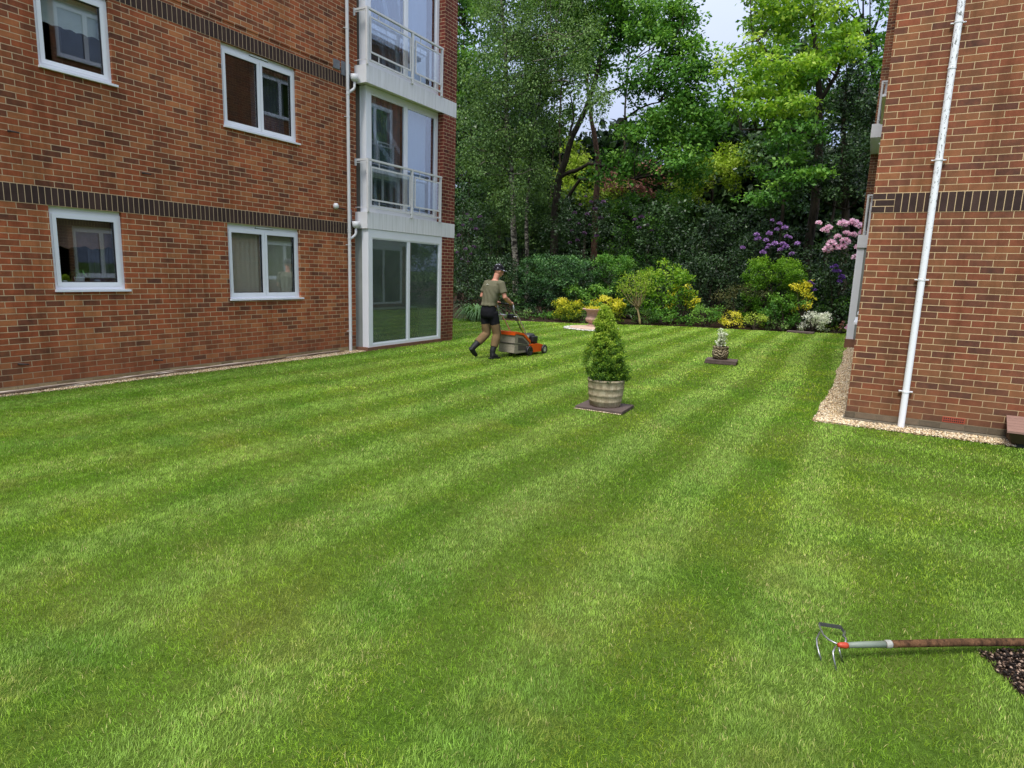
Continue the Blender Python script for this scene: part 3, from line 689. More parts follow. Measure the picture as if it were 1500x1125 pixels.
MB().box(XL-.01, XL+.022, 9.83, 9.9, 2.62, 2.86).build('lead_flashing', m_lead, bl)
wlp = MB().lathe((XL+.04, 9.44, 2.83), [(.02, 0), (.05, .02), (.055, .06), (.04, .1), (.015, .11)], 16).build('wall_light', m_white_metal, bl, True)
MB().tube([(XL+.015, 9.47, 2.86), (XL+.015, 9.72, 2.85)], .012, 8).build('cable_conduit', m_rust, wlp)
for (yk, zk) in ((3.90, .37), (5.66, .24), (4.04, 3.2), (5.66, 2.95)):
    s_ = MB().tube([(XL-.01, yk, zk), (XL+.03, yk+.005, zk), (XL+.05, yk+.05, zk-.005), (XL+.06, yk+.09, zk-.01)], [.016, .013, .010, .009], 8).build('overflow_stub', m_rust, bl, True)

# loose cables lying along the left wall
cab = [('cable', c3(216, 206, 190), .013, 'pale cable lying on the gravel against the left wall'), ('cable', c3(96, 78, 64), .011, 'brown cable lying beside the lawn edge along the left wall'), ('cable', c3(170, 152, 134), .010, 'thin grey-brown cable snaking between the other two along the left wall')]
for i, (nm, c, r_, lb) in enumerate(cab):
    pts = []
    for k in range(90):
        yk = 1.6+k*.088; off = (.05, .12, .085)[i]*(.6+.55*math.sin(yk*.9+i*2)**2)+.02*math.sin(yk*3.3+i*1.7)
        pts.append((XL+.015+off*(.9+.06*(yk-3)), yk, .028+.012*abs(math.sin(yk*2.1+i))+.008*i))
    o = MB().tube(pts, r_, 7).build(nm, plain(nm+str(i), c, .7, .3), None, True); rebase(o, (XL+.1, 5, .02)); tag(o, lb, 'cable', 'cables along the left wall')

# ---- right building
XR, YR = -.07, 8.93
br = thing('brick_apartment_block', 'red-brown brick building on the right with a white downpipe on its gable end', 'building', (3, YR, 0))
def wall_y(y, x0, x1, z0, z1, nm, mat, d=.3):
    return MB().box(x0, x1, y, y+d, z0, z1).build(nm, mat, br)
wall_y(YR, XR, 9, .13, 10.4, 'gable_wall', m_brickR)
MB().box(XR+.225, 9, YR-.003, YR+.02, 2.5615, 2.788).build('soldier_course', m_soldR, br)
MB().box(XR-.003, XR+.2245, YR-.003, YR+.02, 2.5615, 2.788).build('corner_stack', m_stackR, br)
MB().box(XR+.225, 9, YR-.003, YR+.02, 5.3365, 5.563).build('soldier_course', m_soldR, br)
MB().box(XR-.012, 9, YR-.012, YR+.2, .055, .128).build('plinth', m_concreteR, br)
MB().box(XR-.03, 9, YR-.03, YR+.2, -.03, .05).build('footing', plain('footing_concrete', c3(128, 120, 104), .95, .2, var=.3, scale=6, bstr=.7), br)
R_holes = [(9.35, 10.85, 1.2, 2.56), (15.6, 17.3, 1.2, 2.56), (9.35, 10.85, 3.98, 5.34), (15.6, 17.3, 3.98, 5.34), (9.35, 10.85, 6.75, 8.1), (15.6, 17.3, 6.75, 8.1), (12.4, 13.3, 1.2, 2.56), (12.4, 13.3, 3.98, 5.34)]
mb = MB(); wall_x(mb, XR, YR+.3, 22.9, .13, 10.4, R_holes, .12, -1); mb.add([(XR, YR, .13), (XR, YR+.3, .13), (XR, YR+.3, 10.4), (XR, YR, 10.4)], [(3, 2, 1, 0)]); mb.build('side_wall', m_brickRw, br, fix=False)
MB().box(XR-.003, XR+.01, YR+.001, 22.8, 2.5615, 2.788).build('soldier_course', brick_mat('dark_soldier_brick_side', 1, 20.0, 2.5615, DARK, RM, bw=.075, rh=.2265, offset=0., ms=.0045, grime=False), br)
MB().box(XR-.012, XR+.1, YR+.2, 22.9, -.03, .128).build('plinth', m_concreteR, br)
for h in R_holes: window(br, XR, -1, *h, lights=2, vent=False, side=.1)
MB().box(2.5, 9, 9.3, 22.9, 0, 10.4).box(XR-.2, 9.2, YR-.2, 23.1, 10.4, 10.55).build('core', m_brickRw, br)
MB().box(XR+.01, 9, 22.7, 22.9, 0, 10.4).build('end_wall', m_brickR, br)
bay(br, -.39, -.13, XR, -1, 19.4, 21.9, .19)
MB().box(-.372, XR, 21.9, 22.4, 0, 10.4).build('pier', m_brickRw, br)
MB().box(-.370, XR, 21.896, 21.8985, 0, 10.4).build('pier_return', m_brickR, br)
pR = downpipe(br, .535, YR-.062, .0, 10.4, .037, [(4.57, 1), (4.10, 0), (3.13, 1), (1.79, 1), (.46, 1), (6.5, 1)], m_peel, '', 1, 'y')
# air brick
m_air = plain('terracotta_vent', c3(158, 76, 56), .8, .3)
vx = MB(); vx.box(.945, 1.165, YR-.004, YR+.02, .135, .203); av = vx.build('air_brick', m_air, br)
vh = MB()
for i in range(10):
    for j in range(2): vh.box(.957+i*.0205, .957+i*.0205+.012, YR-.0055, YR-.003, .148+j*.026, .148+j*.026+.016)
vh.build('vent_holes', m_dark, av)
# step
m_deck = plain('pinkish_brown_boards', c3(140, 110, 98), .7, .3, var=.12, scale=6)
m_deck2 = plain('brown_box_side', c3(84, 68, 54), .8, .2, var=.2)
st = thing('garden_step', 'pinkish brown boarded step box against the right brick wall', 'step', (1.9, 8.6, 0))
def lid(x, f, z):                       # f 0 at the wall .. 1 at the front edge of the sloping lid
    return (x-.05*f*(1 if x < 2 else -1), 8.915-.46*f, .302-.10*f+z)
tp = MB()
for i in range(6):
    a, b = i/6, (i+1)/6-.012
    vs = [lid(x, f, z) for z in (-.022, 0) for f in (a, b) for x in (1.54, 2.6)]
    tp.add(vs, [(0, 2, 3, 1), (4, 5, 7, 6), (0, 1, 5, 4), (2, 6, 7, 3), (0, 4, 6, 2), (1, 3, 7, 5)])
tp.build('boards', m_deck, st)
tl = [lid(1.56, .97, -.025), lid(2.58, .97, -.025), lid(2.58, .02, -.025), lid(1.56, .02, -.025)]
lo = [(1.56, 8.56, .055), (2.56, 8.56, .055), (2.58, 8.9, .055), (1.56, 8.9, .055)]
MB().add(tl+lo, [(0, 1, 5, 4), (1, 2, 6, 5), (2, 3, 7, 6), (3, 0, 4, 7), (4, 5, 6, 7), (0, 3, 2, 1)]).build('box_side', m_deck2, st)
for (xx, yy) in ((1.66, 8.62), (2.4, 8.62), (1.66, 8.85), (2.4, 8.85)): MB().box(xx-.04, xx+.04, yy-.04, yy+.04, .0, .054).build('foot', m_dark, st)

# ------------------------------------------------------------------ foliage toolkit
def leaf_quads(P, A, Nn, L, W, fold=.18):
    """P base points, A leaf axes, Nn normals, L lengths, W widths -> verts (4 per leaf)"""
    A = A/np.linalg.norm(A, axis=1, keepdims=True)
    B = np.cross(Nn, A); B /= np.linalg.norm(B, axis=1, keepdims=True)+1e-9
    Nn = np.cross(A, B); L = L[:, None]; W = W[:, None]
    mid = P+A*L*.45+Nn*L*fold*.5
    return np.stack([P, mid+B*W*.5, P+A*L, mid-B*W*.5], 1)
def cluster_leaves(C, cr, n_per, leaf, rng, out=None, aspect=.5, droop=.0, flat=.65, updir=.5, jitter=.6):
    K = len(C); n = K*n_per
    ci = np.repeat(np.arange(K), n_per)
    off = rng.normal(0, 1, (n, 3)); off /= np.maximum(np.linalg.norm(off, axis=1, keepdims=True), 1e-6); off *= (rng.random((n, 1))**.45)
    off[:, 2] *= flat
    r = np.atleast_1d(cr); rr = (r[ci] if len(r) == K else np.full(n, r[0]))[:, None]
    P = C[ci]+off*rr
    A = off+rng.normal(0, jitter, (n, 3)); A[:, 2] -= droop
    Nn = rng.normal(0, .55, (n, 3)); Nn[:, 2] += updir; 
    if out is not None: Nn += out[ci]*.5
    Nn /= np.linalg.norm(Nn, axis=1, keepdims=True)+1e-9
    L = leaf*rng.uniform(.65, 1.3, n); W = L*aspect*rng.uniform(.8, 1.2, n)
    return leaf_quads(P, A, Nn, L, W), ci, off
def build_leaves(name, V, tint, mat, parent):
    n = len(V); loops = np.arange(n*4); return np_mesh(name, V.reshape(-1, 3), loops, np.full(n, 4), mat, parent, attr={'tint': np.repeat(np.clip(tint, 0, 1), 4)})
def blob_dirs(n, rng, zmin=-1.):
    out = []
    while len(out) < n:
        v = rng.normal(0, 1, 3); v /= np.linalg.norm(v)
        if v[2] > zmin: out.append(v)
    return np.array(out)
def crown_clusters(blobs, per_area, rng, cr, inner=.35, zmin=-.8):
    """blobs: list of (centre, (rx,ry,rz)); returns cluster centres and outward directions"""
    C = []; O = []
    for c, r in blobs:
        r = np.array(r); area = (r[0]*r[2]+r[1]*r[2]+r[0]*r[1])*4
        k = max(4, int(area*per_area))
        d = blob_dirs(k, rng, zmin)
        lump = 1+.22*np.sin(d[:, 0]*5+c[0])*np.sin(d[:, 1]*4+c[1]*2)*np.cos(d[:, 2]*6+c[2])
        t = np.where(rng.random(k) < inner, rng.uniform(.35, .85, k), rng.uniform(.85, 1.02, k))*lump
        C.append(np.array(c)+d*r*t[:, None]); O.append(d)
    return np.concatenate(C), np.concatenate(O)

G_DARK = [(0., c3(32, 56, 28)), (.5, c3(64, 100, 44)), (1., c3(112, 150, 74))]
G_DULL = [(0., c3(52, 76, 44)), (.5, c3(98, 130, 68)), (1., c3(146, 176, 100))]
G_MID = [(0., c3(48, 88, 34)), (.5, c3(88, 138, 52)), (1., c3(142, 186, 80))]
G_BRT = [(0., c3(70, 116, 32)), (.5, c3(130, 174, 52)), (1., c3(190, 214, 84))]
G_OLV = [(0., c3(48, 56, 34)), (.5, c3(86, 92, 52)), (1., c3(124, 118, 74))]
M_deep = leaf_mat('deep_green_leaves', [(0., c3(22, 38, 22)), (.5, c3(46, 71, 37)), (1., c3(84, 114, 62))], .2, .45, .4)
M_dark = leaf_mat('dark_leaves', G_DARK, .25, .4, .5); M_dull = leaf_mat('dull_green_leaves', G_DULL, .35, .5)
M_mid = leaf_mat('mid_green_leaves', G_MID, .35, .45); M_brt = leaf_mat('bright_leaves', G_BRT, .45, .45)
M_bush = leaf_mat('blue_green_bush_leaves', [(0., c3(28, 54, 30)), (.5, c3(70, 114, 56)), (1., c3(130, 172, 96))], .2, .45, .35)
M_olv = leaf_mat('olive_leaves', G_OLV, .3, .5)
M_gold = leaf_mat('golden_leaves', [(0., c3(70, 100, 30)), (.35, c3(156, 172, 44)), (.7, c3(236, 224, 56)), (1., c3(250, 240, 110))], .4, tt=(1, 1, .6))
M_white = leaf_mat('white_edged_leaves', [(0., c3(80, 112, 62)), (.4, c3(176, 196, 140)), (.8, c3(240, 244, 222)), (1., c3(250, 252, 238))], .35, tt=(1, 1, .85))
M_red = leaf_mat('coppery_leaves', [(0., c3(110, 78, 70)), (.5, c3(172, 124, 110)), (1., c3(216, 170, 152))], .4, tt=(1, .85, .75))
M_yg = leaf_mat('yellow_green_leaves', [(0., c3(112, 138, 34)), (.5, c3(168, 196, 66)), (1., c3(210, 224, 110))], .45, tt=(.95, 1, .6))
M_purple = leaf_mat('purple_petals', [(0., c3(140, 96, 160)), (.5, c3(184, 140, 204)), (1., c3(220, 190, 234))], .35, tt=(1, 1, 1))
M_pink = leaf_mat('pink_petals', [(0., c3(244, 180, 210)), (.5, c3(253, 216, 233)), (1., c3(255, 245, 250))], .35, tt=(1, 1, 1))
M_dpurple = leaf_mat('deep_purple_petals', [(0., c3(70, 40, 110)), (.5, c3(106, 68, 150)), (1., c3(150, 116, 190))], .3, tt=(1, 1, 1))
M_mpurple = leaf_mat('muted_purple_petals', [(0., c3(70, 44, 72)), (.5, c3(106, 76, 110)), (1., c3(142, 116, 146))], .3, tt=(1, 1, 1))
def bark(name, a, b, sc=9.):
    t = NT(name); p = t.n('ShaderNodeMapping', {'Vector': t.pos(), 'Scale': (1, 1, .25)}).outputs[0]
    nz = t.noise(sc, 5., .7, p); t.bsdf(t.ramp(nz, [(.35, a), (.65, b)]), .9, .15, bump=nz, bstr=.9, bdist=.03); return t.m
m_bark = bark('dark_bark', c3(38, 34, 28), c3(78, 70, 58)); m_pinebark = bark('reddish_pine_bark', c3(74, 56, 46), c3(120, 90, 74))
m_tanbark = bark('pale_tan_bark', c3(120, 104, 74), c3(176, 158, 116))
def birch():
    t = NT('birch_bark'); p = t.n('ShaderNodeMapping', {'Vector': t.pos(), 'Scale': (1, 1, 2.2)}).outputs[0]
    f = t.ramp(t.noise(5., 4., .75, p), [(.47, (0, 0, 0)), (.53, (1, 1, 1))])
    c = t.mix(f, c3(44, 40, 34), t.ramp(t.noise(12., 3., .6, t.pos()), [(.3, c3(110, 106, 90)), (.7, c3(166, 160, 142))])); t.bsdf(c, .8, .2, bump=f, bstr=.3); return t.m
m_birch = birch()

def wig(p0, p1, n, amp, rng):
    p0, p1 = np.array(p0, float), np.array(p1, float); d = p1-p0; L = np.linalg.norm(d)
    pts = [p0+d*i/n for i in range(n+1)]; o = rng.normal(0, amp*L, 3)
    for i in range(1, n): pts[i] = pts[i]+o*math.sin(math.pi*i/n)+rng.normal(0, amp*L*.35, 3)
    return pts
def tree(name, label, trunk, blobs, mat, leaf=.16, cr=.6, per_area=.55, n_per=70, bmat=None, group=None, r0=.2, aspect=.55, droop=.1, flat=.6, extra=(), branch_frac=.5, seed=1, inner=.4, zmin=-.8, cat='tree', tint_hi=.0):
    """trunk: polyline; blobs: crown masses; extra: limb polylines with radii"""
    rg = np.random.default_rng(seed); bmat = bmat or m_bark
    root = thing(name, label, cat, tuple(trunk[0]), group)
    T = []
    for a, b in zip(trunk, trunk[1:]): T += wig(a, b, 4, .015, rg)[:-1]
    T.append(np.array(trunk[-1], float)); n = len(T)
    m = MB(); m.tube(T, [r0*(1.25 if i == 0 else 1)*(1-.75*i/(n-1)) for i in range(n)], 10); T0 = m
    leaf *= 1.12; C, O = crown_clusters(blobs, per_area*1.75, rg, cr, inner, zmin)
    for pl, ra, rb in extra:
        pts = []
        for a, b in zip(pl, pl[1:]): pts += wig(a, b, 3, .04, rg)[:-1]
        pts.append(np.array(pl[-1], float)); k = len(pts); m.tube(pts, [ra+(rb-ra)*i/(k-1) for i in range(k)], 8)
        T += pts
    TT = np.array(T)
    for i in range(len(C)):
        if rg.random() < branch_frac*.5:
            c = C[i]; below = TT[(TT[:, 2] < c[2]+.3)] if (TT[:, 2] < c[2]+.3).any() else TT
            j = np.argmin(np.linalg.norm((below-c)*np.array([1, 1, .8]), axis=1)); s_ = below[j]
            L = np.linalg.norm(c-s_)
            if L > .3: m.tube(wig(s_, c, 4, .07, rg), [min(.05, .012+.012*L)*(1-.18*q) for q in range(5)], 5, cap=False)
    m.build('trunk', bmat, root, True)
    V, ci, off = cluster_leaves(C, cr*rg.uniform(.65, 1.25, len(C)), n_per, leaf, rg, O, aspect, droop, flat)
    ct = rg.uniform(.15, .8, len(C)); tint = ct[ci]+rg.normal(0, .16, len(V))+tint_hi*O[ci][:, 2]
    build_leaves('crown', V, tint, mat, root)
    return root, C, O
def pblob(px, py, rx, ry, Y, ratio=.8):
    """crown mass seen at px,py with half sizes rx,ry (photo pixels), standing at depth Y"""
    c = at(px, py, Y); s = Y/ray(px, py)[1]; return (c, (rx*s*1.05, rx*s*ratio, ry*s))
def shrub(name, label, px0, px1, pytop, Y, mat, leaf=.07, cr=.22, n_per=60, density=3.2, ratio=.8, seed=1, aspect=.5, yellow=0., bottom=.04, group=None, lump=True, stems=True, updir=.5, cat='shrub', flat=.7, tint=(.15, .75), pybot=None, inner=.3, droop=0., smooth=False):
    rg = np.random.default_rng(seed)
    cx = (px0+px1)/2; top = at(cx, pytop, Y)[2]
    zb = bottom if pybot is None else max(bottom, at(cx, pybot, Y)[2])
    mid = at(cx, 430 if top < 3 else 380, Y); s = Y/ray(cx, 430)[1]
    rx = (px1-px0)/2*s; c = np.array([mid[0], Y, (zb+top)/2]); r = (rx, rx*ratio, (top-zb)/2)
    base = (c[0], Y, 0.01)
    root = thing(name, label, cat, base, group)
    area = (r[0]*r[2]+r[1]*r[2]+r[0]*r[1])*4; k = max(8, int(area*density*1.35))
    d = blob_dirs(k, rg, -.95)
    ex = 1.35                                            # boxier than an ellipsoid
    hh = np.linalg.norm(d[:, :2], axis=1); kk = np.where(d[:, 2] < 0, np.maximum(hh, .9)/np.maximum(hh, .05), 1.); d[:, 0] *= kk; d[:, 1] *= kk
    dd = np.sign(d)*np.abs(d)**(1/ex); dd /= np.maximum(np.abs(dd).max(1, keepdims=True), 1e-6)**.25
    lm = 1+(0 if smooth else .16)*np.sin(d[:, 0]*6+c[0]*3)*np.cos(d[:, 2]*5+seed)+rg.normal(0, .02 if smooth else .06, k)
    t = np.where(rg.random(k) < inner, rg.uniform(.4, .85, k), 1.)*lm
    C = c+dd*np.array(r)*t[:, None]*(1-.6*cr/max(rx, cr)); C[:, 2] = np.maximum(C[:, 2], zb+.03)
    if stems:
        m = MB()
        for i in range(min(14, k)):
            j = rg.integers(0, k); b0 = np.array([c[0]+rg.normal(0, .12*rx), Y+rg.normal(0, .1*rx), .0])
            m.tube(wig(b0, C[j], 4, .06, rg), [.022, .018, .014, .01, .006], 5, cap=False)
        m.build('stems', m_bark, root, True)
    V, ci, off = cluster_leaves(C, cr*rg.uniform(.7, 1.25, k), n_per, leaf, rg, d, aspect, droop, flat, updir)
    V[..., 2] = np.maximum(V[..., 2], .012)
    ct = rg.uniform(tint[0], tint[1], k); tt = ct[ci]+rg.normal(0, .14, len(V))
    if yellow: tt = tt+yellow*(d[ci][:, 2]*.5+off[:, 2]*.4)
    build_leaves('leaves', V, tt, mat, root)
    return root, c, r, C, d
def trusses(root, pts, r, mat, nm='flower_truss', seed=3):
    """round heads of petals, one child each"""
    rg = np.random.default_rng(seed); first = None
    u = blob_dirs(54, rg, -.35); P = u*r*.55
    A = u+rg.normal(0, .45, u.shape); V = leaf_quads(P, A, u*.2+rg.normal(0, .6, u.shape), np.full(54, r*.62), np.full(54, r*.6), .3)
    for i, p in enumerate(pts):
        if first is None:
            first = build_leaves(nm, V, rg.uniform(.1, 1, 54), mat, None); o = first
        else:
            o = first.copy(); COL.objects.link(o)
        o.parent = root; o.location = np.array(p)-BASE[root.name]; o.rotation_euler = (rg.uniform(-.4, .4), rg.uniform(-.4, .4), rg.uniform(0, 6.28)); k = rg.uniform(.75, 1.25); o.scale = (k, k, k*.85)

# ---- trees
def tr(px, py, Y, z=None):
    p = at(px, py, Y); return p if z is None else np.array([p[0], p[1], z])
# tall birch behind the man
tree('birch_tree', 'tall birch with a white peeling trunk behind the man with the mower', [tr(757, 420, 28, 0), tr(752, 330, 28), tr(748, 230, 28), tr(742, 120, 28), tr(735, 0, 28), tr(738, -90, 28)],
     [pblob(745, 40, 62, 80, 28), pblob(742, 110, 40, 60, 27), pblob(730, 210, 30, 46, 27), pblob(748, 290, 26, 34, 27.2), pblob(705, 150, 42, 60, 27.5), pblob(775, 130, 48, 52, 28), pblob(820, 60, 55, 62, 28), pblob(700, 240, 38, 42, 27), pblob(760, 225, 45, 40, 28), pblob(860, 140, 38, 40, 27.5)],
     M_dull, leaf=.10, cr=.62, per_area=.62, n_per=120, bmat=m_birch, r0=.17, droop=.7, flat=1.1, seed=11, aspect=.6)
tree('birch_tree', 'thinner birch with a pale trunk just right of the tall birch', [tr(773, 400, 29, 0), tr(771, 340, 29), tr(774, 280, 29), tr(784, 180, 29), tr(800, 80, 29)],
     [pblob(800, 70, 40, 60, 29.5), pblob(795, 200, 32, 36, 29), pblob(830, -20, 60, 50, 29.5), pblob(784, 262, 24, 36, 28.6)], M_dull, leaf=.10, cr=.6, per_area=.55, n_per=110, bmat=m_birch, r0=.12, droop=.6, flat=1.1, seed=12, aspect=.6)
# oak with forking dark limbs
oak_fork = tr(818, 262, 31)
tree('oak_tree', 'broad oak with dark forking limbs and a dense green crown, left of the sky gap', [tr(812, 350, 31, 0), tr(812, 320, 31), oak_fork, tr(838, 200, 31), tr(862, 150, 31), tr(880, 80, 31), tr(900, 0, 31)],
     [pblob(945, 40, 50, 56, 31), pblob(975, 110, 62, 56, 30.5), pblob(955, 190, 52, 40, 30.5), pblob(998, 60, 24, 60, 31), pblob(1010, 170, 36, 44, 30.5), pblob(880, 60, 40, 66, 31), pblob(870, -30, 80, 50, 31), pblob(985, 245, 46, 28, 30), pblob(900, 250, 40, 22, 30.5), pblob(1028, 132, 22, 40, 30.5), pblob(1034, 190, 24, 30, 30.5), pblob(1000, 0, 16, 34, 31)],
     M_mid, leaf=.17, cr=.62, per_area=.85, n_per=80, r0=.24, seed=13, tint_hi=.15,
     extra=[([oak_fork, tr(835, 252, 31), tr(862, 240, 30.5), tr(895, 245, 30.5), tr(930, 262, 30)], .13, .04), ([tr(826, 236, 31), tr(836, 190, 31), tr(836, 140, 31)], .1, .03), ([tr(858, 160, 31), tr(905, 130, 31), tr(950, 120, 31)], .1, .03), ([tr(812, 315, 31), tr(850, 262, 30.5), tr(868, 262, 30.5), tr(905, 248, 30)], .1, .04), ([tr(900, 190, 31), tr(935, 160, 31), tr(965, 150, 31)], .07, .03)])
tree('pine_tree', 'pine with a bare reddish trunk showing between the oak limbs', [tr(872, 330, 34, 0), tr(873, 290, 34), tr(876, 230, 34), tr(866, 175, 34), tr(860, 120, 34), tr(862, 40, 34)],
     [pblob(862, 60, 40, 40, 34), pblob(835, 10, 36, 30, 34)], M_dark, leaf=.2, cr=.6, per_area=.5, n_per=60, bmat=m_pinebark, r0=.2, aspect=.25, seed=14)
# bright sycamore
tree('sycamore_tree', 'bright yellow-green sycamore spreading right of the sky gap', [tr(1196, 360, 29, 0), tr(1198, 250, 29), tr(1200, 170, 29), tr(1197, 105, 29), tr(1190, 40, 29), tr(1185, -40, 29)],
     [pblob(1190, 40, 58, 44, 29), pblob(1138, 30, 42, 36, 29), pblob(1088, 82, 26, 30, 28.5), pblob(1160, 110, 62, 34, 28), pblob(1095, 140, 42, 26, 28), pblob(1220, 80, 34, 36, 28.5), pblob(1130, 165, 56, 24, 27.5), pblob(1180, -40, 70, 40, 29), pblob(1064, 112, 18, 20, 28.5), pblob(1108, 4, 18, 18, 29)],
     M_brt, leaf=.17, cr=.55, per_area=.8, n_per=62, r0=.2, flat=.35, seed=15, droop=.25, tint_hi=.35, zmin=-.5, extra=[([tr(1198, 120, 29), tr(1160, 95, 28.8), tr(1110, 60, 28.5)], .09, .03), ([tr(1199, 150, 29), tr(1225, 110, 28.8), tr(1240, 70, 28.8)], .1, .04), ([tr(1200, 200, 29), tr(1150, 185, 28.5), tr(1085, 190, 28)], .09, .03)])
tree('sycamore_tree', 'low spreading sycamore boughs over the purple rhododendron', [tr(1150, 380, 27.5, 0), tr(1145, 330, 27.5), tr(1150, 270, 27.5), tr(1155, 215, 27.5)],
     [pblob(1150, 250, 46, 26, 27), pblob(1120, 285, 34, 18, 26.5), pblob(1180, 262, 34, 22, 26.5), pblob(1165, 205, 50, 22, 27.5)], M_mid, leaf=.15, cr=.45, per_area=.8, n_per=60, r0=.1, flat=.35, seed=16, droop=.25, tint_hi=.35)
tree('holly_tree', 'tall dark holly between the sycamore and the right brick wall', [tr(1240, 400, 28.5, 0), tr(1238, 250, 28.5), tr(1240, 120, 28.5)],
     [pblob(1235, 180, 46, 50, 28.5), pblob(1225, 265, 50, 46, 28), pblob(1265, 250, 34, 60, 28), pblob(1262, 140, 34, 50, 28.5)], M_deep, leaf=.11, cr=.45, per_area=1.1, n_per=80, seed=17)
tree('leafy_tree', 'mid green tree rising behind the sycamore beside the right building', [tr(1285, 380, 34, 0), tr(1280, 200, 34), tr(1275, 60, 34)],
     [pblob(1270, 50, 44, 52, 34), pblob(1262, -30, 50, 40, 34), pblob(1290, 120, 36, 46, 33)], M_mid, leaf=.17, cr=.6, per_area=.8, n_per=80, seed=18)
tree('willow_tree', 'sunlit yellow-green willow low behind the dark shrubs under the sky gap', [tr(1045, 380, 38, 0), tr(1042, 300, 38), tr(1045, 240, 38)],
     [pblob(1045, 255, 46, 32, 36), pblob(1008, 280, 30, 24, 35.5), pblob(1068, 235, 28, 24, 36)], M_yg, leaf=.17, cr=.55, per_area=.8, n_per=70, seed=19, r0=.15)
tree('willow_tree', 'yellow-green leafy tree glimpsed below the forked oak limb', [tr(858, 370, 39, 0), tr(858, 300, 39), tr(855, 260, 39)],
     [pblob(846, 272, 30, 34, 39), pblob(890, 292, 30, 22, 39), pblob(840, 230, 22, 24, 39)], M_yg, leaf=.18, cr=.55, per_area=.7, n_per=60, seed=20, r0=.12)
tree('copper_tree', 'tree with reddish copper leaves showing low under the oak crown', [tr(950, 370, 40, 0), tr(950, 310, 40), tr(950, 260, 40)],
     [pblob(950, 255, 30, 16, 40), pblob(892, 258, 22, 14, 40), pblob(925, 275, 40, 16, 40)], M_red, leaf=.2, cr=.5, per_area=.8, n_per=60, seed=21, r0=.12)
BG = [(680, 40, 44, 90, 33, 'tall shady tree at the edge of the left building', M_mid), (690, 190, 38, 80, 32, 'dark tree low beside the brick pier of the left building', M_dark),
      (770, 300, 60, 55, 33, 'shady tree between the two birch trunks and the oak', M_dull), (985, 190, 40, 40, 36, 'green tree filling under the right side of the oak crown', M_mid), (1140, 255, 48, 50, 35, 'dark tree beneath the bright sycamore', M_dark),
      (730, 20, 60, 80, 38, 'tall green tree behind the crown of the tall birch', M_dull), (830, 20, 64, 80, 39, 'tall green tree behind the pine top', M_mid), (735, 190, 44, 60, 38, 'shady tree behind the birch trunks', M_dark),
      (930, -30, 56, 70, 40, 'tall tree behind the top of the oak', M_mid), (1150, 130, 70, 50, 37, 'shady tree behind the middle of the bright sycamore', M_mid),
      (1240, 150, 50, 90, 38, 'dark tree behind the holly', M_dark), (812, 150, 30, 46, 40, 'dim tree behind the left oak limbs', M_dull), (1160, 20, 54, 60, 39, 'pale green tree behind the sycamore top', M_dull)]
for i, (px, py, rx, ry, Y, lb, mt) in enumerate(BG):
    p = tr(px, py, Y)
    tree('background_tree', lb, [np.array([p[0], Y, 0]), np.array([p[0], Y, p[2]*.5]), p], [pblob(px, py, rx, ry, Y), pblob(px+rx*.4, py+ry*.8, rx*.7, ry*.5, Y-.5), pblob(px-rx*.3, py-ry*.6, rx*.7, ry*.6, Y)], mt, leaf=.2 if i < 5 else .24, cr=.65 if i < 5 else .8, per_area=.6 if i < 5 else .34, n_per=62, r0=.11, seed=30+i, group='shady trees filling the wood behind')

# far wood, one uncountable mass behind everything
def far_wood():
    rg = np.random.default_rng(5); C = []
    for k in range(4200):
        px = rg.uniform(560, 1420); Y = rg.uniform(42, 50); top = 225-50*math.sin(px*.013)**2-25*math.sin(px*.05)+(-60 if px < 790 else 15 if px < 1020 else 0)
        py = rg.uniform(top, 470); c = at(px, py, Y)
        if c[2] > .2: C.append(c)
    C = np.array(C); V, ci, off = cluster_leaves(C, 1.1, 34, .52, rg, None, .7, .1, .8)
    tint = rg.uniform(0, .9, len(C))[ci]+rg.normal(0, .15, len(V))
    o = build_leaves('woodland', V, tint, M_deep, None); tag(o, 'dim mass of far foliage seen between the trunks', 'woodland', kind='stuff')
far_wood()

# ---- shrubs and border plants, back row to front
r_, c, r, C, d = shrub('rhododendron', 'tall dark rhododendron with purple flowers beside the left brick pier', 655, 720, 290, 25, M_deep, leaf=.13, cr=.35, seed=40, aspect=.35, density=2.4)
trusses(r_, [at(x, y, 24.2) for x, y in [(684, 314), (690, 322), (678, 330), (697, 336), (672, 345), (682, 365), (690, 372), (676, 380), (686, 384), (670, 370), (694, 362), (703, 318)]], .09, M_mpurple)
r_, c, r, C, d = shrub('rhododendron', 'large rhododendron with muted purple flowers at the foot of the oak', 800, 950, 285, 29.5, M_deep, leaf=.14, cr=.4, seed=41, aspect=.35, density=2.2)
rg = np.random.default_rng(9)
trusses(r_, [at(x, y, 28) for x, y in [(858, 288), (866, 296), (850, 300), (872, 306), (842, 312), (860, 314), (835, 322), (848, 328), (864, 330), (838, 338), (856, 342), (874, 346), (846, 352), (835, 356), (880, 320), (884, 296), (930, 322), (940, 318), (948, 330), (936, 334), (955, 338)]], .10, M_mpurple)
shrub('understorey_bush', 'dull green bush filling behind the tall birch trunk', 690, 800, 255, 30.5, M_dull, leaf=.12, cr=.4, seed=140, density=2)
shrub('understorey_bush', 'shady bush between the thinner birch and the oak trunk', 765, 845, 285, 32.2, M_dark, leaf=.14, cr=.4, seed=141, density=2)
shrub('understorey_bush', 'tall shady bush behind the rhododendron by the brick pier', 640, 725, 262, 28.5, M_dark, leaf=.13, cr=.4, seed=142, density=2)
shrub('laurel', 'dark glossy laurel mass in the middle of the back row', 930, 1060, 290, 28.5, M_deep, leaf=.14, cr=.4, seed=42, density=2.4)
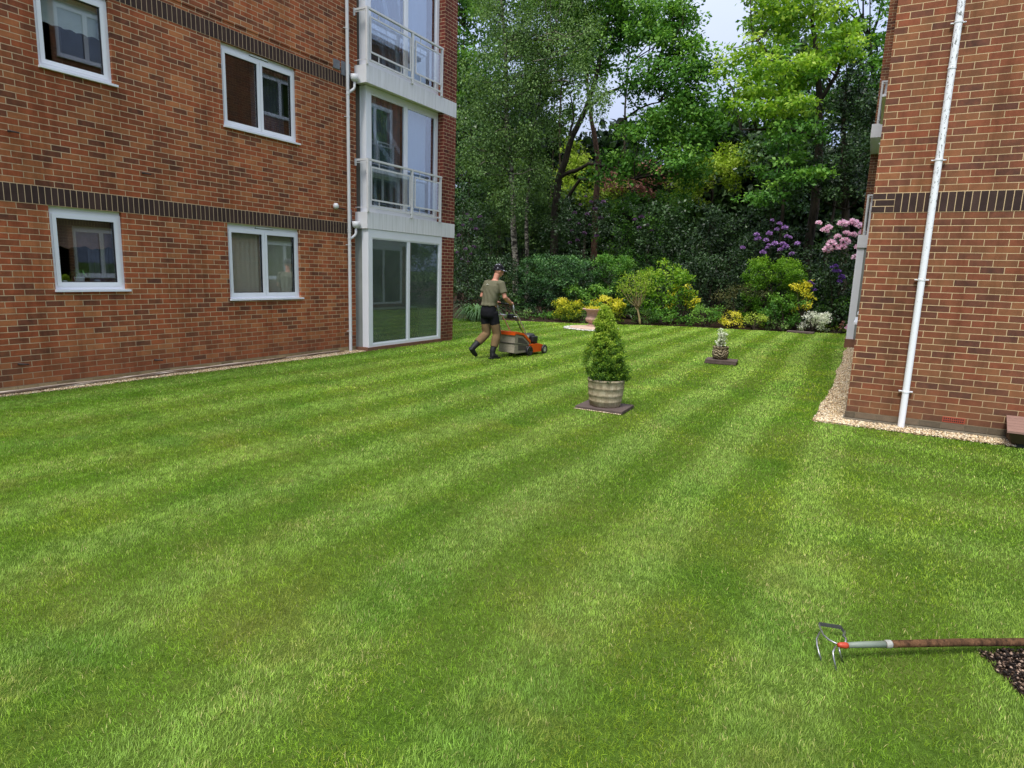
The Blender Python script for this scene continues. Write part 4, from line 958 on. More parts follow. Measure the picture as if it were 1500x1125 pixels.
shrub('laurel', 'dark laurel rising under the willow', 1040, 1110, 300, 29, M_deep, leaf=.13, cr=.4, seed=43, density=2.4)
shrub('laurel', 'green laurel with lighter leaves below the copper tree', 880, 1000, 272, 32, M_mid, leaf=.15, cr=.4, seed=44, density=2.2)
r_, c, r, C, d = shrub('rhododendron', 'rhododendron with bright lilac purple flowers above the round clipped bush', 1080, 1180, 318, 27.5, M_deep, leaf=.14, cr=.38, seed=45, aspect=.35, density=2.4)
trusses(r_, [at(x, y, 26.4) for x, y in [(1131, 323), (1142, 328), (1138, 336), (1150, 334), (1127, 342), (1122, 352), (1152, 346), (1157, 348), (1126, 359), (1124, 363), (1147, 358), (1110, 350), (1088, 363), (1143, 366), (1151, 362), (1135, 357), (1168, 357), (1118, 370), (1160, 372), (1108, 344)]], .105, M_purple)
r_, c, r, C, d = shrub('rhododendron', 'tall rhododendron carrying big pale pink flower heads next to the right building', 1190, 1290, 325, 26, M_deep, leaf=.14, cr=.36, seed=46, aspect=.35, density=2.2)
trusses(r_, [at(x, y, 24.9) for x, y in [(1199, 327), (1208, 338), (1214, 333), (1235, 328), (1250, 326), (1258, 331), (1263, 340), (1240, 342), (1251, 344), (1227, 347), (1238, 354), (1232, 363), (1258, 363), (1254, 377), (1213, 366), (1218, 357)]], .15, M_pink)
r_, c, r, C, d = shrub('rhododendron', 'dark shrub with small deep purple flowers below the pink one', 1185, 1275, 385, 25.6, M_deep, leaf=.11, cr=.3, seed=47, aspect=.4, density=2.6)
trusses(r_, [at(x, y, 24.6) for x, y in [(1218, 392), (1224, 390), (1222, 397), (1228, 398), (1233, 405), (1230, 412), (1236, 408), (1186, 413), (1190, 416), (1194, 425)]], .09, M_dpurple)
shrub('laurel', 'very dark evergreen behind the golden tall shrub', 1060, 1200, 380, 27, M_deep, leaf=.11, cr=.35, seed=48, density=2.4)
shrub('evergreen_bush', 'dark evergreen filling behind the bright laurel', 985, 1095, 368, 26.6, M_deep, leaf=.10, cr=.3, seed=49, density=3)
shrub('evergreen_bush', 'big dark bush behind the man on the left of the border', 668, 765, 372, 22.6, M_deep, leaf=.10, cr=.3, seed=50, density=3.2, ratio=.6)
shrub('evergreen_bush', 'leafy shrub with pale stems between the man and the large rounded bush', 740, 770, 412, 22.2, M_dark, leaf=.10, cr=.2, seed=51, density=2.4, n_per=30)
shrub('rounded_bush', 'large dark rounded evergreen right of the mower handle', 755, 872, 373, 23.6, M_bush, leaf=.08, cr=.20, n_per=80, seed=52, density=8, ratio=.85, tint=(.05, .5), yellow=.45, smooth=True)  # yellow lightens the upper leaves here: a sunlit top painted into the tint
shrub('evergreen_bush', 'dark bush standing behind the left golden shrub', 800, 880, 400, 23.8, M_deep, leaf=.09, cr=.26, seed=152, density=3, ratio=.6)
shrub('rounded_bush', 'green bush with lighter tips right of the large rounded evergreen', 862, 930, 368, 25, M_mid, leaf=.08, cr=.22, seed=53, n_per=80, density=6, ratio=.7, tint=(.1, .6), yellow=.5, smooth=True)
shrub('evergreen_bush', 'dark evergreen behind the pale-stemmed small tree', 868, 950, 400, 25.6, M_deep, leaf=.1, cr=.3, seed=153, density=3.2)
shrub('bright_bush', 'low fresh green bush behind the stone urn', 823, 895, 417, 23.0, M_mid, leaf=.11, cr=.22, seed=54, density=3.6, ratio=.6, tint=(.5, 1.), n_per=50)
shrub('laurel', 'laurel with bright green top growth right of the pale-stemmed tree', 935, 1015, 385, 24.4, M_brt, leaf=.12, cr=.26, seed=55, density=3.4, ratio=.7, tint=(0, .6), yellow=.5)
shrub('clipped_bush', 'round clipped bush with a bright green top', 1088, 1176, 374, 25.4, M_brt, leaf=.08, cr=.2, seed=56, density=8, ratio=.85, n_per=80, tint=(0., .2), yellow=.6, smooth=True)
shrub('olive_bush', 'brownish olive bush left of the round clipped one', 1045, 1122, 415, 24.8, M_olv, leaf=.07, cr=.22, seed=57, density=4.2, ratio=.6)
shrub('green_bush', 'loose green bush with pale tips right of the golden clumps', 1116, 1182, 430, 24.4, M_mid, leaf=.08, cr=.22, seed=58, density=3.6, ratio=.6, yellow=.5)
shrub('green_bush', 'glossy green bush in the corner by the right building', 1185, 1262, 425, 25.8, M_mid, leaf=.10, cr=.26, seed=59, density=3.2, ratio=.6, tint=(.05, .6))
shrub('golden_shrub', 'upright golden variegated shrub left of the glossy corner bush', 1160, 1190, 408, 24.7, M_gold, leaf=.09, cr=.16, seed=60, density=6, ratio=.8, tint=(.35, .9), n_per=44, pybot=462)
shrub('green_bush', 'rounded mid green bush left of the golden clumps', 1015, 1060, 446, 23.8, M_mid, leaf=.07, cr=.16, seed=61, density=6, ratio=.8, tint=(.4, .95))
shrub('golden_clump', 'bright golden clump at the lawn edge, left of the pair', 1056, 1094, 457, 23.9, M_gold, leaf=.07, cr=.13, seed=62, density=9, ratio=.8, tint=(.35, 1.), n_per=34, yellow=.4)
shrub('golden_clump', 'greener golden clump at the lawn edge, right of the pair', 1092, 1128, 460, 24.0, M_yg, leaf=.07, cr=.13, seed=63, density=9, ratio=.8, tint=(.2, .9), n_per=34, yellow=.4)
shrub('white_flowering_bush', 'small cream white bush near the lawn corner', 1176, 1219, 457, 24.6, M_white, leaf=.06, cr=.13, seed=64, density=11, ratio=.8, tint=(.5, 1.1), n_per=60, yellow=.7)
r_, c, r, C, d = shrub('low_flowers', 'low yellow-green flowers at the lawn corner by the right building', 1206, 1250, 478, 24.9, M_yg, leaf=.05, cr=.1, seed=65, density=12, ratio=.6, n_per=24, cat='flowers')
trusses(r_, [at(1243, 477, 24.5), at(1241, 481, 24.5), at(1244, 483, 24.4)], .09, M_pink)
trusses(r_, [at(1235, 472, 24.6), at(1233, 476, 24.6), at(1231, 480, 24.6)], .07, M_red)
shrub('golden_shrub', 'straggly golden shrub in front of the bright laurel', 975, 1024, 417, 24.2, M_gold, leaf=.10, cr=.15, seed=66, density=4, ratio=.5, tint=(.2, .7), n_per=26, pybot=456)
shrub('golden_shrub', 'rounded bright yellow shrub left of the stone urn', 813, 858, 436, 21.7, M_gold, leaf=.07, cr=.15, seed=67, density=10, ratio=.9, tint=(.1, .5), n_per=64, yellow=.75, smooth=True)
shrub('golden_shrub', 'larger bright yellow shrub behind the stone urn', 868, 916, 434, 21.9, M_gold, leaf=.07, cr=.15, seed=68, density=10, ratio=.9, tint=(.15, .55), n_per=64, yellow=.75, smooth=True)
shrub('low_plant', 'small grey-green plant between the yellow shrub and the urn', 838, 868, 456, 21.5, M_dull, leaf=.06, cr=.12, seed=69, density=9, n_per=34)
shrub('low_plant', 'low dull green plant right of the pale-stemmed tree', 918, 962, 452, 22.7, M_dull, leaf=.06, cr=.14, seed=70, density=8, n_per=36)
shrub('low_plant', 'leafy low green plant in front of the bright laurel', 952, 1002, 452, 23.2, M_mid, leaf=.10, cr=.15, seed=71, density=7, n_per=30)
for i, (a, b, t_, Y, lb) in enumerate([(757, 785, 455, 21.2, 'low pale-leaved plant at the lawn edge beyond the mower'), (785, 815, 458, 21.6, 'low plant left of the first yellow shrub'), (738, 760, 462, 20.9, 'low leafy plant behind the mower handle'), (1000, 1020, 462, 23.5, 'small plant left of the rounded mid green bush'), (1128, 1160, 468, 24.1, 'low dark plant right of the golden clumps')]):
    shrub('low_plant', lb, a, b, t_, Y, [M_dull, M_mid][i % 2], leaf=.09, cr=.14, seed=80+i, density=6, n_per=26, group='small plants along the border edge')
# strap-leaved clump
ag = ground(688, 471); agr = thing('strap_leaved_plant', 'clump of long arching strap leaves beside the brick pier', 'plant', (ag[0], ag[1]+.5, 0))
mb = MB()
for i in range(230):
    a = random.uniform(0, 6.28); q = random.uniform(0, .3)
    strap(mb, (ag[0]+math.cos(a)*q*1.3, ag[1]+.5+math.sin(a)*q, .03), a+random.uniform(-.5, .5), random.uniform(.45, .95), .045, random.uniform(.35, .7), random.uniform(.25, .75))
mb.build('leaves', leaf_mat('strap_leaves', [(0., c3(110, 146, 92)), (1., c3(168, 190, 140))], .3), agr, fix=False)
# pale-stemmed small tree
Yt = 22.3; b0 = tr(938, 474, Yt, 0)
rt_ = thing('small_tree', 'small pale-stemmed tree with sparse leaves right of the second yellow shrub', 'tree', tuple(b0))
m = MB(); rg = np.random.default_rng(33); tips = []
m.tube(wig(b0, tr(934, 452, Yt), 4, .03, rg), [.045, .04, .036, .034, .03], 8)
for i in range(16):
    s0 = tr(934, 452, Yt)+rg.normal(0, .03, 3); e = tr(rg.uniform(903, 950), rg.uniform(400, 436), Yt+rg.uniform(-.5, .5)); tips.append(e)
    m.tube(wig(s0, e, 5, .06, rg), [.018, .016, .013, .010, .007, .005], 6, cap=False)
m.build('trunk', m_tanbark, rt_, True)
C = np.array(tips+[t+rg.normal(0, .25, 3) for t in tips]); V, ci, off = cluster_leaves(C, .26, 46, .07, rg)
build_leaves('crown', V, rg.uniform(0, .7, len(V)), M_yg, rt_)
# shrubs beyond the end of the right building (mirrored in the bay glass)
shrub('evergreen_bush', 'broad evergreen bush past the far end of the right building', 1400, 1600, 330, 28, M_mid, leaf=.14, cr=.4, seed=91, density=2)
shrub('evergreen_bush', 'further evergreen bush past the far end of the right building', 1600, 1850, 330, 29, M_dark, leaf=.14, cr=.4, seed=92, density=2)

# ------------------------------------------------------------------ planters
m_stone = plain('weathered_stone', c3(168, 156, 134), .9, .2, var=.25, scale=14, bstr=.6, bdist=.008)
m_slab = plain('purple_brown_slab', c3(94, 81, 76), .85, .25, var=.2, scale=9, bstr=.4)
m_soilp = plain('potting_soil', (.03, .022, .016), .95, .1, var=.5, scale=30, bstr=1.)
px_, py_ = -2.84, 7.70
sl1 = thing('paving_slab', 'purplish square slab under the barrel planter', 'slab', (px_, py_, 0))
ca, sa = math.cos(R(-3)), math.sin(R(-3))
rot = lambda cx, cy, a: (lambda x, y, z: (cx+x*math.cos(a)-y*math.sin(a), cy+x*math.sin(a)+y*math.cos(a), z))
o = MB().bevbox(-.315, .315, -.26, .26, .006, .045, .005, rot(px_, py_, R(2))).build('slab', m_slab, sl1)
pebbles('mortar_rim', np.stack([px_+rng.uniform(-.32, .32, 500), py_+np.where(rng.random(500) < .6, -.275, rng.uniform(-.27, .27, 500)), np.full(500, .012)], 1)+np.where(rng.random((500, 1)) < .0, 0, 0), .008, GRV, None, sl1)
def barrel_mat():
    t = NT('barrel_stone'); o_ = t.n('ShaderNodeSeparateXYZ', {0: t.obj()})
    ang = t.math('ARCTAN2', o_.outputs[1], o_.outputs[0])
    vec = t.n('ShaderNodeCombineXYZ', {0: t.math('MULTIPLY', ang, .22), 1: t.math('SUBTRACT', o_.outputs[2], .07), 2: 0.}).outputs[0]
    b = t.n('ShaderNodeTexBrick', {'Vector': vec, 'Color1': (.0, 0, 0, 1), 'Color2': (1, 1, 1, 1), 'Mortar': (.5, .5, .5, 1), 'Scale': 1., 'Mortar Size': .002, 'Mortar Smooth': .3, 'Brick Width': .09, 'Row Height': .085}, offset=.5)
    c = t.ramp(t.noise(16., 5., .7, t.obj()), [(.3, c3(132, 118, 92)), (.55, c3(172, 160, 132)), (.75, c3(196, 186, 162))])
    c = t.mix(b.outputs['Fac'], c, c3(128, 114, 90))
    t.bsdf(c, .9, .2, bump=t.math('SUBTRACT', t.noise(30., 4., .7, t.obj()), b.outputs['Fac']), bstr=.6, bdist=.006); return t.m
bp = thing('barrel_planter', 'pale stone planter moulded like a barrel, standing on the purplish slab', 'planter', (px_, py_, .046))
prof = [(.188, 0), (.198, .006), (.208, .06), (.2115, .064), (.2125, .082), (.2105, .087), (.222, .14), (.2255, .144), (.2265, .162), (.2245, .167), (.231, .23), (.2345, .234), (.2355, .252), (.2335, .257), (.238, .325), (.243, .33), (.243, .352), (.222, .354), (.214, .32), (.21, .29)]
MB().lathe((px_, py_, .046), prof, 48).build('barrel', barrel_mat(), bp, True)
MB().lathe((px_, py_, .046), [(.001, .30), (.211, .301)], 24, cap=False).build('soil', m_soilp, bp)
# topiary conifer
rg = np.random.default_rng(44); cz = .34
cn = thing('conifer', 'small pointed evergreen growing in the barrel planter', 'conifer', (px_, py_, cz))
Hc = 1.33-cz+.0
MB().tube([(px_, py_, cz-.02), (px_+.01, py_, cz+.3), (px_-.05, py_, cz+Hc*.8)], [.018, .014, .006], 8).build('trunk', m_bark, cn, True)
K = 760; hz = rg.random(K)**1.25; 
prof_r = np.interp(hz, [0, .08, .3, .5, .62, .75, .9, 1.], [.15, .215, .225, .19, .135, .105, .06, .014])
an = rg.uniform(0, 6.28, K); rr = prof_r*(1+.17*np.sin(an*3+hz*11)+.08*np.sin(hz*37+an)+rg.normal(0, .09, K))*np.where(rg.random(K) < .42, rg.uniform(.15, .9, K), 1)
C = np.stack([px_+rr*np.cos(an)*1.06-.075*hz**1.2, py_+rr*np.sin(an), cz+.02+hz*(Hc-.04)], 1)
O = np.stack([np.cos(an), np.sin(an), np.full(K, .5)], 1)
V, ci, off = cluster_leaves(C, .038, 50, .024, rg, O, .45, -.4, 1.1, .3)
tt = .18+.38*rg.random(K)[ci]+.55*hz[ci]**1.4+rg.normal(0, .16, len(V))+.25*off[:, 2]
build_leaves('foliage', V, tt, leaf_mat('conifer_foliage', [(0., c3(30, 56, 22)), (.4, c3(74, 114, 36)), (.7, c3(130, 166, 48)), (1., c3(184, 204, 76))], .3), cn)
# second slabs, carved pot, white plant
qx, qy = -2.50, 13.52
for k, (z0, z1, dx) in enumerate(((.006, .05, 0), (.051, .09, .012))):
    o = MB().bevbox(-.31, .31, -.22, .22, z0, z1, .006, rot(qx+dx, qy+dx*.5, R(38 if 0 else 6))).build('paving_slab', m_slab, None); rebase(o, (qx, qy, z0)); tag(o, ('lower of the two stacked slabs under the small carved pot', 'upper of the two stacked slabs under the small carved pot')[k], 'slab', 'two slabs under the carved pot')
def carved():
    t = NT('carved_stone'); v = t.n('ShaderNodeTexVoronoi', {'Vector': t.obj(), 'Scale': 26.}, feature='SMOOTH_F1').outputs['Distance']
    w_ = t.n('ShaderNodeTexWave', {'Vector': t.obj(), 'Scale': 8., 'Distortion': 12., 'Detail': 2.}, wave_type='RINGS').outputs['Fac']
    c = t.ramp(w_, [(.3, c3(74, 62, 46)), (.6, c3(170, 156, 128))]); t.bsdf(c, .9, .2, bump=t.math('ADD', w_, v), bstr=1., bdist=.02); return t.m
cp = thing('carved_pot', 'small squat stone pot with swirling carving on the stacked slabs', 'planter', (qx-.03, qy, .091))
MB().lathe((qx-.03, qy, .091), [(.10, 0), (.135, .012), (.162, .07), (.168, .14), (.158, .20), (.150, .225), (.160, .24), (.165, .262), (.145, .265), (.13, .23)], 36).build('pot', carved(), cp, True)
MB().lathe((qx-.03, qy, .091), [(.001, .232), (.135, .233)], 20, cap=False).build('soil', m_soilp, cp)
wp = thing('white_flowering_plant', 'little upright plant with white-edged leaves growing in the carved pot', 'plant', (qx-.03, qy, .325))
rg = np.random.default_rng(55); mb = MB(); CC = []
for i in range(12):
    a = rg.uniform(0, 6.28); e = np.array([qx-.03+math.cos(a)*rg.uniform(.01, .085), qy+math.sin(a)*.07, rg.uniform(.46, .70)]); s0 = np.array([qx-.03+rg.normal(0, .015), qy+rg.normal(0, .015), .32])
    mb.tube([s0, (s0+e)/2+rg.normal(0, .01, 3), e], [.006, .005, .003], 5, cap=False)
    for t_ in (.45, .7, 1): CC.append(s0+(e-s0)*t_)
mb.build('stems', m_bark, wp)
V, ci, off = cluster_leaves(np.array(CC), .05, 20, .045, rg, None, .6)
build_leaves('leaves', V, rg.uniform(.4, 1.2, len(V)), M_white, wp)
# urn
ux, uy = -7.72, 19.25
um = plain('pinkish_cast_stone', c3(182, 150, 136), .9, .2, var=.15, scale=12, bstr=.3)
uc = plain('pale_chippings', c3(196, 170, 150), .95, .1, var=.3, scale=60, bstr=1.)
ds = thing('stone_disc', 'round raised stone disc carrying the urn near the back of the lawn', 'plinth', (ux, uy, 0))
MB().lathe((ux, uy, 0), [(.68, .004), (.70, .03), (.70, .055), (.67, .07), (.35, .095), (.001, .10)], 48, cap=False).build('disc', uc, ds, False)
pebbles('white_stones', np.stack([ux+np.cos(a_ := rng.uniform(0, 6.28, 2600))*(q_ := rng.uniform(.70, .90, 2600)), uy+np.sin(a_)*q_, rng.uniform(.01, .03, 2600)], 1), .03, [c3(206, 202, 190), c3(176, 170, 158), c3(222, 220, 210)], 'ring of white stones round the urn disc')
ur = thing('garden_urn', 'pinkish stone urn with a wide flared rim on its round disc', 'urn', (ux, uy, .098))
MB().lathe((ux, uy, .098), [(.16, 0), (.165, .03), (.10, .06), (.085, .09), (.12, .12), (.185, .16), (.21, .21), (.205, .25), (.175, .29), (.165, .36), (.175, .43), (.20, .48), (.215, .50), (.31, .525), (.325, .545), (.315, .56), (.26, .555), (.2, .52)], 40).build('bowl', um, ur, True)
MB().lathe((ux, uy, .098), [(.001, .535), (.24, .536)], 20, cap=False).build('soil', m_soilp, ur)
up_ = thing('urn_plant', 'small yellow leaves growing in the stone urn', 'plant', (ux, uy, .63))
rg = np.random.default_rng(66); C = np.stack([ux+rg.uniform(-.18, .2, 26), uy+rg.uniform(-.18, .18, 26), rg.uniform(.64, .70, 26)], 1); V, ci, off = cluster_leaves(C, .06, 14, .05, rg)
build_leaves('leaves', V, rg.uniform(.4, 1, len(V)), M_gold, up_)
# flat stone at the border edge
p = ground(1172, 488.5); o = MB().bevbox(-.42, .42, -.17, .17, .004, .07, .01, rot(p[0], 23.75, R(-4))).build('stepping_stone', m_slab, None); rebase(o, (p[0], 23.75, 0)); tag(o, 'long flat dark slab lying where the lawn meets the border', 'slab')
# dug soil patch at the right
g = MB(); pg = [(.655, 3.51), (.75, 3.60), (.86, 3.67), (1.0, 3.77), (1.2, 3.93), (1.72, 3.97), (1.72, 2.6), (.97, 2.6), (.88, 2.9), (.77, 3.2), (.70, 3.4)]
g.add([(x, v, .006) for x, v in pg], [tuple(range(len(pg)))])
tag(g.build('bare_soil', m_soil, fix=False), 'dug patch of dark soil at the right edge of the lawn', 'soil', kind='structure')
rg = np.random.default_rng(77); N = 16000; v = rg.uniform(2.6, 3.95, N); x = rg.uniform(.65, 1.7, N); k_ = soil_hole(x, v); v = v[k_]; x = x[k_]; N = len(x)
def crumbs():
    o = pebbles('soil_crumbs', np.stack([x, v, rg.uniform(.002, .028, N)], 1), .008, [c3(40, 30, 24), c3(58, 44, 34), c3(26, 20, 16), c3(34, 26, 20), c3(96, 76, 60), c3(160, 136, 116)], None); tag(o, 'loose crumbs and bark chips on the dug soil', 'soil', kind='stuff')
crumbs()

# ------------------------------------------------------------------ garden cultivator with wooden handle
m_steel = plain('worn_steel', (.42, .42, .42), .35, .5, metal=.85, var=.25, scale=30)
m_steeld = plain('dark_steel_blade', (.09, .09, .09), .5, .5, metal=.7, var=.4, scale=20)
m_redp = plain('red_orange_paint', c3(178, 62, 36), .45, .5, var=.15, scale=40)
m_gr = plain('grey_green_paint', c3(118, 128, 114), .45, .4, var=.1, scale=20)
m_wood = bark('weathered_wooden_handle', c3(54, 38, 26), c3(118, 86, 60), 26.)
def gp(px, py, z):
    d = ray(px, py); return CAM+d*((z-CAM_H)/d[2])
tl = thing('garden_cultivator', 'three-pronged hand cultivator and hoe with a long wooden handle lying on the grass', 'garden tool', tuple(gp(1238, 945, .0)))
S = gp(1236, 945, .085); E1 = gp(1298, 943.5, .075); E2 = gp(1510, 940.5, .045); dirh = E2-E1; E3 = E2+dirh*.8
MB().tube([E1-dirh*.01, (E1+E2)/2+np.array([0, 0, .003]), E2, E3], [.0165, .018, .0185, .018], 18).build('wooden_handle', m_wood, tl, True)
MB().tube([gp(1240, 945, .084), (S+E1)/2, E1+dirh*.008], [.0125, .0145, .0155], 18).build('socket', m_gr, tl, True)
MB().tube([E1-dirh*.01, E1+dirh*.0, E1+dirh*.02, E1+dirh*.03], [.0160, .0185, .0188, .0182], 18).build('torn_collar', plain('torn_white_tape', c3(160, 160, 152), .8, .2, var=.25, scale=60, bstr=.5), tl, True)
MB().tube([gp(1227, 945, .086), gp(1231, 945, .086), gp(1238, 945.5, .085), gp(1241, 945.5, .084)], [.008, .0125, .0145, .0128], 16).build('ferrule', m_redp, tl, True)
# stirrup blade
A1, A2, A3, A4 = gp(1198, 922, .03), gp(1199.5, 911, .06), gp(1232, 916, .065), gp(1239, 927, .035)
def strip(pts, w0, wdir, th=.002):
    m = MB(); vs = []
    for p_ in pts:
        w_ = np.array(wdir)/np.linalg.norm(wdir)*w0
        vs += [p_, p_+w_, p_+w_+np.array([0, -th, 0]), p_+np.array([0, -th, 0])]
    fs = []
    for i in range(len(pts)-1):
        a = i*4; b = a+4; fs += [(a, b, b+1, a+1), (a+1, b+1, b+2, a+2), (a+2, b+2, b+3, a+3), (a+3, b+3, b, a)]
    fs += [(0, 1, 2, 3), tuple(4*(len(pts)-1)+k for k in (3, 2, 1, 0))]
    return m.add(vs, fs)
strip([A1, A2, A3, A4], .018, (0, -.2, -1)).build('hoe_blade', m_steeld, tl)
MB().tube([gp(1228, 944, .086), gp(1215, 938, .085), gp(1206, 930, .075), gp(1201, 919, .06), gp(1200, 914, .05)], [.0045]*5, 8).build('blade_arm', m_steel, tl, True)
MB().tube([gp(1238, 943, .086), gp(1239.5, 936, .08), gp(1235, 931, .08), gp(1238, 925, .06)], [.0045]*4, 8).build('blade_arm', m_steel, tl, True)
for pts in ([gp(1201, 926, .065), gp(1196, 936, .06), gp(1197, 946, .05), gp(1200, 958, .03), gp(1203, 966, .008)],
            [gp(1224, 947, .085), gp(1220, 955, .075), gp(1221, 964, .055), gp(1223, 973, .03), gp(1225, 981, .008)],
            [gp(1229, 949, .085), gp(1230, 955, .075), gp(1232, 963, .04), gp(1234, 970, .008)],):
    t_ = MB().tube(pts, [.0042]*(len(pts)-1)+[.003], 8).build('prong', m_steel, tl, True)
    p0, p1 = pts[-2], pts[-1]; d_ = p1-p0; s_ = np.cross(d_, [0, 0, 1]); s_ /= np.linalg.norm(s_)
    MB().add([p0+d_*.3-s_*.002, p0+d_*.3+s_*.002, p0+d_*.8+s_*.009, p1+d_*.25, p0+d_*.8-s_*.009], [(0, 1, 2, 3, 4)]).add([p0+d_*.3-s_*.002+(0, 0, .002), p0+d_*.3+s_*.002+(0, 0, .002), p0+d_*.8+s_*.009+(0, 0, .002), p1+d_*.25, p0+d_*.8-s_*.009+(0, 0, .002)], [(4, 3, 2, 1, 0)]).build('prong_tip', m_steel, t_)

# ------------------------------------------------------------------ mower
HV = np.array([.125, .992, 0]); HV /= np.linalg.norm(HV); RV = np.array([HV[1], -HV[0], 0])
MO = np.array([-6.37, 11.28, 0])
mf = lambda r, f, z: tuple(MO+RV*r+HV*f+np.array([0, 0, z]))
m_or = plain('orange_mower_paint', c3(228, 88, 20), .4, .5, var=.06, scale=6)
m_bag = plain('grey_beige_catcher', c3(150, 142, 124), .85, .2, var=.2, scale=20, bstr=.4)
m_mesh = plain('catcher_mesh', c3(84, 80, 72), .9, .1, var=.3, scale=120)
m_blk = plain('black_engine', (.015, .015, .017), .45, .5, var=.4, scale=30, bstr=.4)
m_alu = plain('bright_alloy', (.66, .67, .68), .3, .5, metal=.6, var=.1)
mw = thing('lawn_mower', 'orange petrol lawn mower with a grey grass catcher, pushed by the man', 'lawn mower', tuple(MO), None)
# catcher: profile in (f,z)
MB().extrude([(0, .10), (.02, .46), (.06, .475), (.30, .43), (.52, .28), (.56, .12), (.5, .085), (.05, .085)], -.20, .20, mf).build('grass_catcher', m_bag, mw)
gc = [o for o in mw.children if o.name.startswith('grass_catcher')][0]
MB().extrude([(-.012, .462), (-.005, .525), (.10, .53), (.32, .485), (.56, .325), (.575, .27), (.52, .292), (.31, .443), (.06, .487), (.0, .465)], -.212, .212, mf).build('catcher_lid', m_or, gc)
MB().extrude([(-.004, .285), (-.004, .297), (.53, .222), (.53, .21)], -.203, .203, mf).build('seam_band', m_dark, gc)
MB().extrude([(.12, .305), (.12, .41), (.29, .385), (.47, .27), (.48, .24)], .2005, .203, mf).build('side_mesh', m_mesh, gc)
MB().extrude([(.14, .14), (.13, .26), (.42, .215), (.43, .13)], .2005, .203, mf).build('side_mesh', m_mesh, gc)
dk = MB().extrude([(.5, .09), (.5, .21), (.62, .235), (.92, .235), (1.06, .20), (1.12, .15), (1.12, .075), (1.06, .06), (.55, .06)], -.205, .205, mf).build('deck', m_or, mw)
MB().extrude([(.56, .235), (.58, .26), (.9, .26), (.95, .235)], -.14, .14, mf).build('deck_top', m_blk, dk)
en = MB().lathe(mf(0, .76, .255), [(.15, 0), (.155, .05), (.15, .11), (.16, .115), (.16, .15), (.13, .185), (.05, .20), (.001, .2)], 24, cap=False).build('engine', m_blk, mw, True)
MB().bevbox(.06, .2, .68, .86, .27, .40, .02, mf).build('air_filter', m_blk, en)
MB().bevbox(-.19, -.06, .7, .84, .28, .38, .015, mf).build('muffler', m_blk, en)
MB().bevbox(.0, .14, .52, .62, .36, .415, .015, mf).build('fuel_cap', m_alu, en)
for side in (-1, 1):
    for f, rad, w_ in ((1.08, .098, .045), (.50, .105, .05)):
        r0_ = side*(.225 if f > 1 else .235)
        def wheel(r_lo, r_hi, rad_, rin):
            m = MB(); n = 28; vs = []
            for rr_, q in ((r_lo, rin), (r_lo, rad_*.93), (r_lo+.008, rad_), (r_hi-.008, rad_), (r_hi, rad_*.93), (r_hi, rin)):
                for k in range(n):
                    a = 2*math.pi*k/n; vs.append(mf(rr_, f+q*math.cos(a), rad+.0+q*math.sin(a)))
            fs = [(i*n+k, i*n+(k+1) % n, ((i+1) % 6)*n+(k+1) % n, ((i+1) % 6)*n+k) for i in range(6) for k in range(n)]
            return m.add(vs, fs)
        wh = wheel(r0_-w_/2, r0_+w_/2, rad, rad*.62).build('wheel', m_blk, mw, True)
        wheel(r0_-w_*.35, r0_+w_*.42, rad*.615, .012).build('rim', m_alu if f > 1 else m_blk, wh, True)
hb = MB()
for side in (-1, 1):
    hb.tube([mf(side*.19, .60, .24), mf(side*.195, .42, .46), mf(side*.20, .13, .80), mf(side*.20, .05, .87), mf(side*.20, -.02, .90), mf(side*.20, -.06, .97), mf(side*.20, -.08, 1.07)], .0125, 10)
hb.tube([mf(-.20, -.08, 1.07), mf(-.19, -.085, 1.09), mf(.19, -.085, 1.09), mf(.20, -.08, 1.07)], .0125, 10)
h_ = hb.build('handlebar', m_alu, mw, True)
MB().tube([mf(-.20, .10, .83), mf(.20, .10, .83)], .01, 8).build('cross_bar', m_alu, h_, True)
MB().tube([mf(-.17, -.085, 1.09), mf(.17, -.085, 1.09)], .018, 12).build('grip', m_dark, h_, True)
MB().bevbox(-.03, .1, .02, .14, .78, .88, .02, mf).build('control_box', m_blk, h_)
MB().tube([mf(-.06, .05, .86), mf(-.16, -.02, .86), mf(-.28, -.05, .84)], [.012, .014, .016], 8).build('gear_lever', m_alu, h_, True)
for dx in (.14, .165): MB().tube([mf(dx, .06, .84), mf(dx, .3, .55), mf(dx, .56, .3)], .006, 6).build('control_cable', m_dark, h_, True)

# ------------------------------------------------------------------ the man
PO = np.array([-6.50, 10.80, 0])
L = lambda r, f, z: PO+RV*r+HV*f+np.array([0, 0, z])
m_skin = plain('skin', c3(206, 146, 124), .55, .35, var=.06, scale=20, bstr=.05)
m_tee = plain('olive_tshirt', c3(106, 104, 84), .9, .1, var=.08, scale=10, bstr=.2)
m_kh = plain('khaki_trousers', c3(122, 100, 72), .9, .1, var=.12, scale=12, bstr=.3)
m_bk = plain('black_cloth', (.013, .013, .016), .9, .1, var=.3)
m_boot = plain('black_boot', (.02, .02, .022), .6, .3, var=.4, scale=30, bstr=.3)
m_cap = None
def camo():
    t = NT('grey_camouflage_cap'); f = t.noise(22., 3., .6, t.pos())
    t.bsdf(t.ramp(f, [(.40, c3(26, 26, 30)), (.5, c3(70, 68, 72)), (.6, c3(190, 192, 204))], 'CONSTANT'), .85, .1); return t.m
m_cap = camo()
man = thing('person', 'man in olive t-shirt, grey cap and khaki work trousers, walking behind the orange mower', 'person', tuple(PO))
def lim(mb, pts, rad, n=14, sq=1.): mb.tube([np.array(p) for p in pts], rad, n, True, sq)
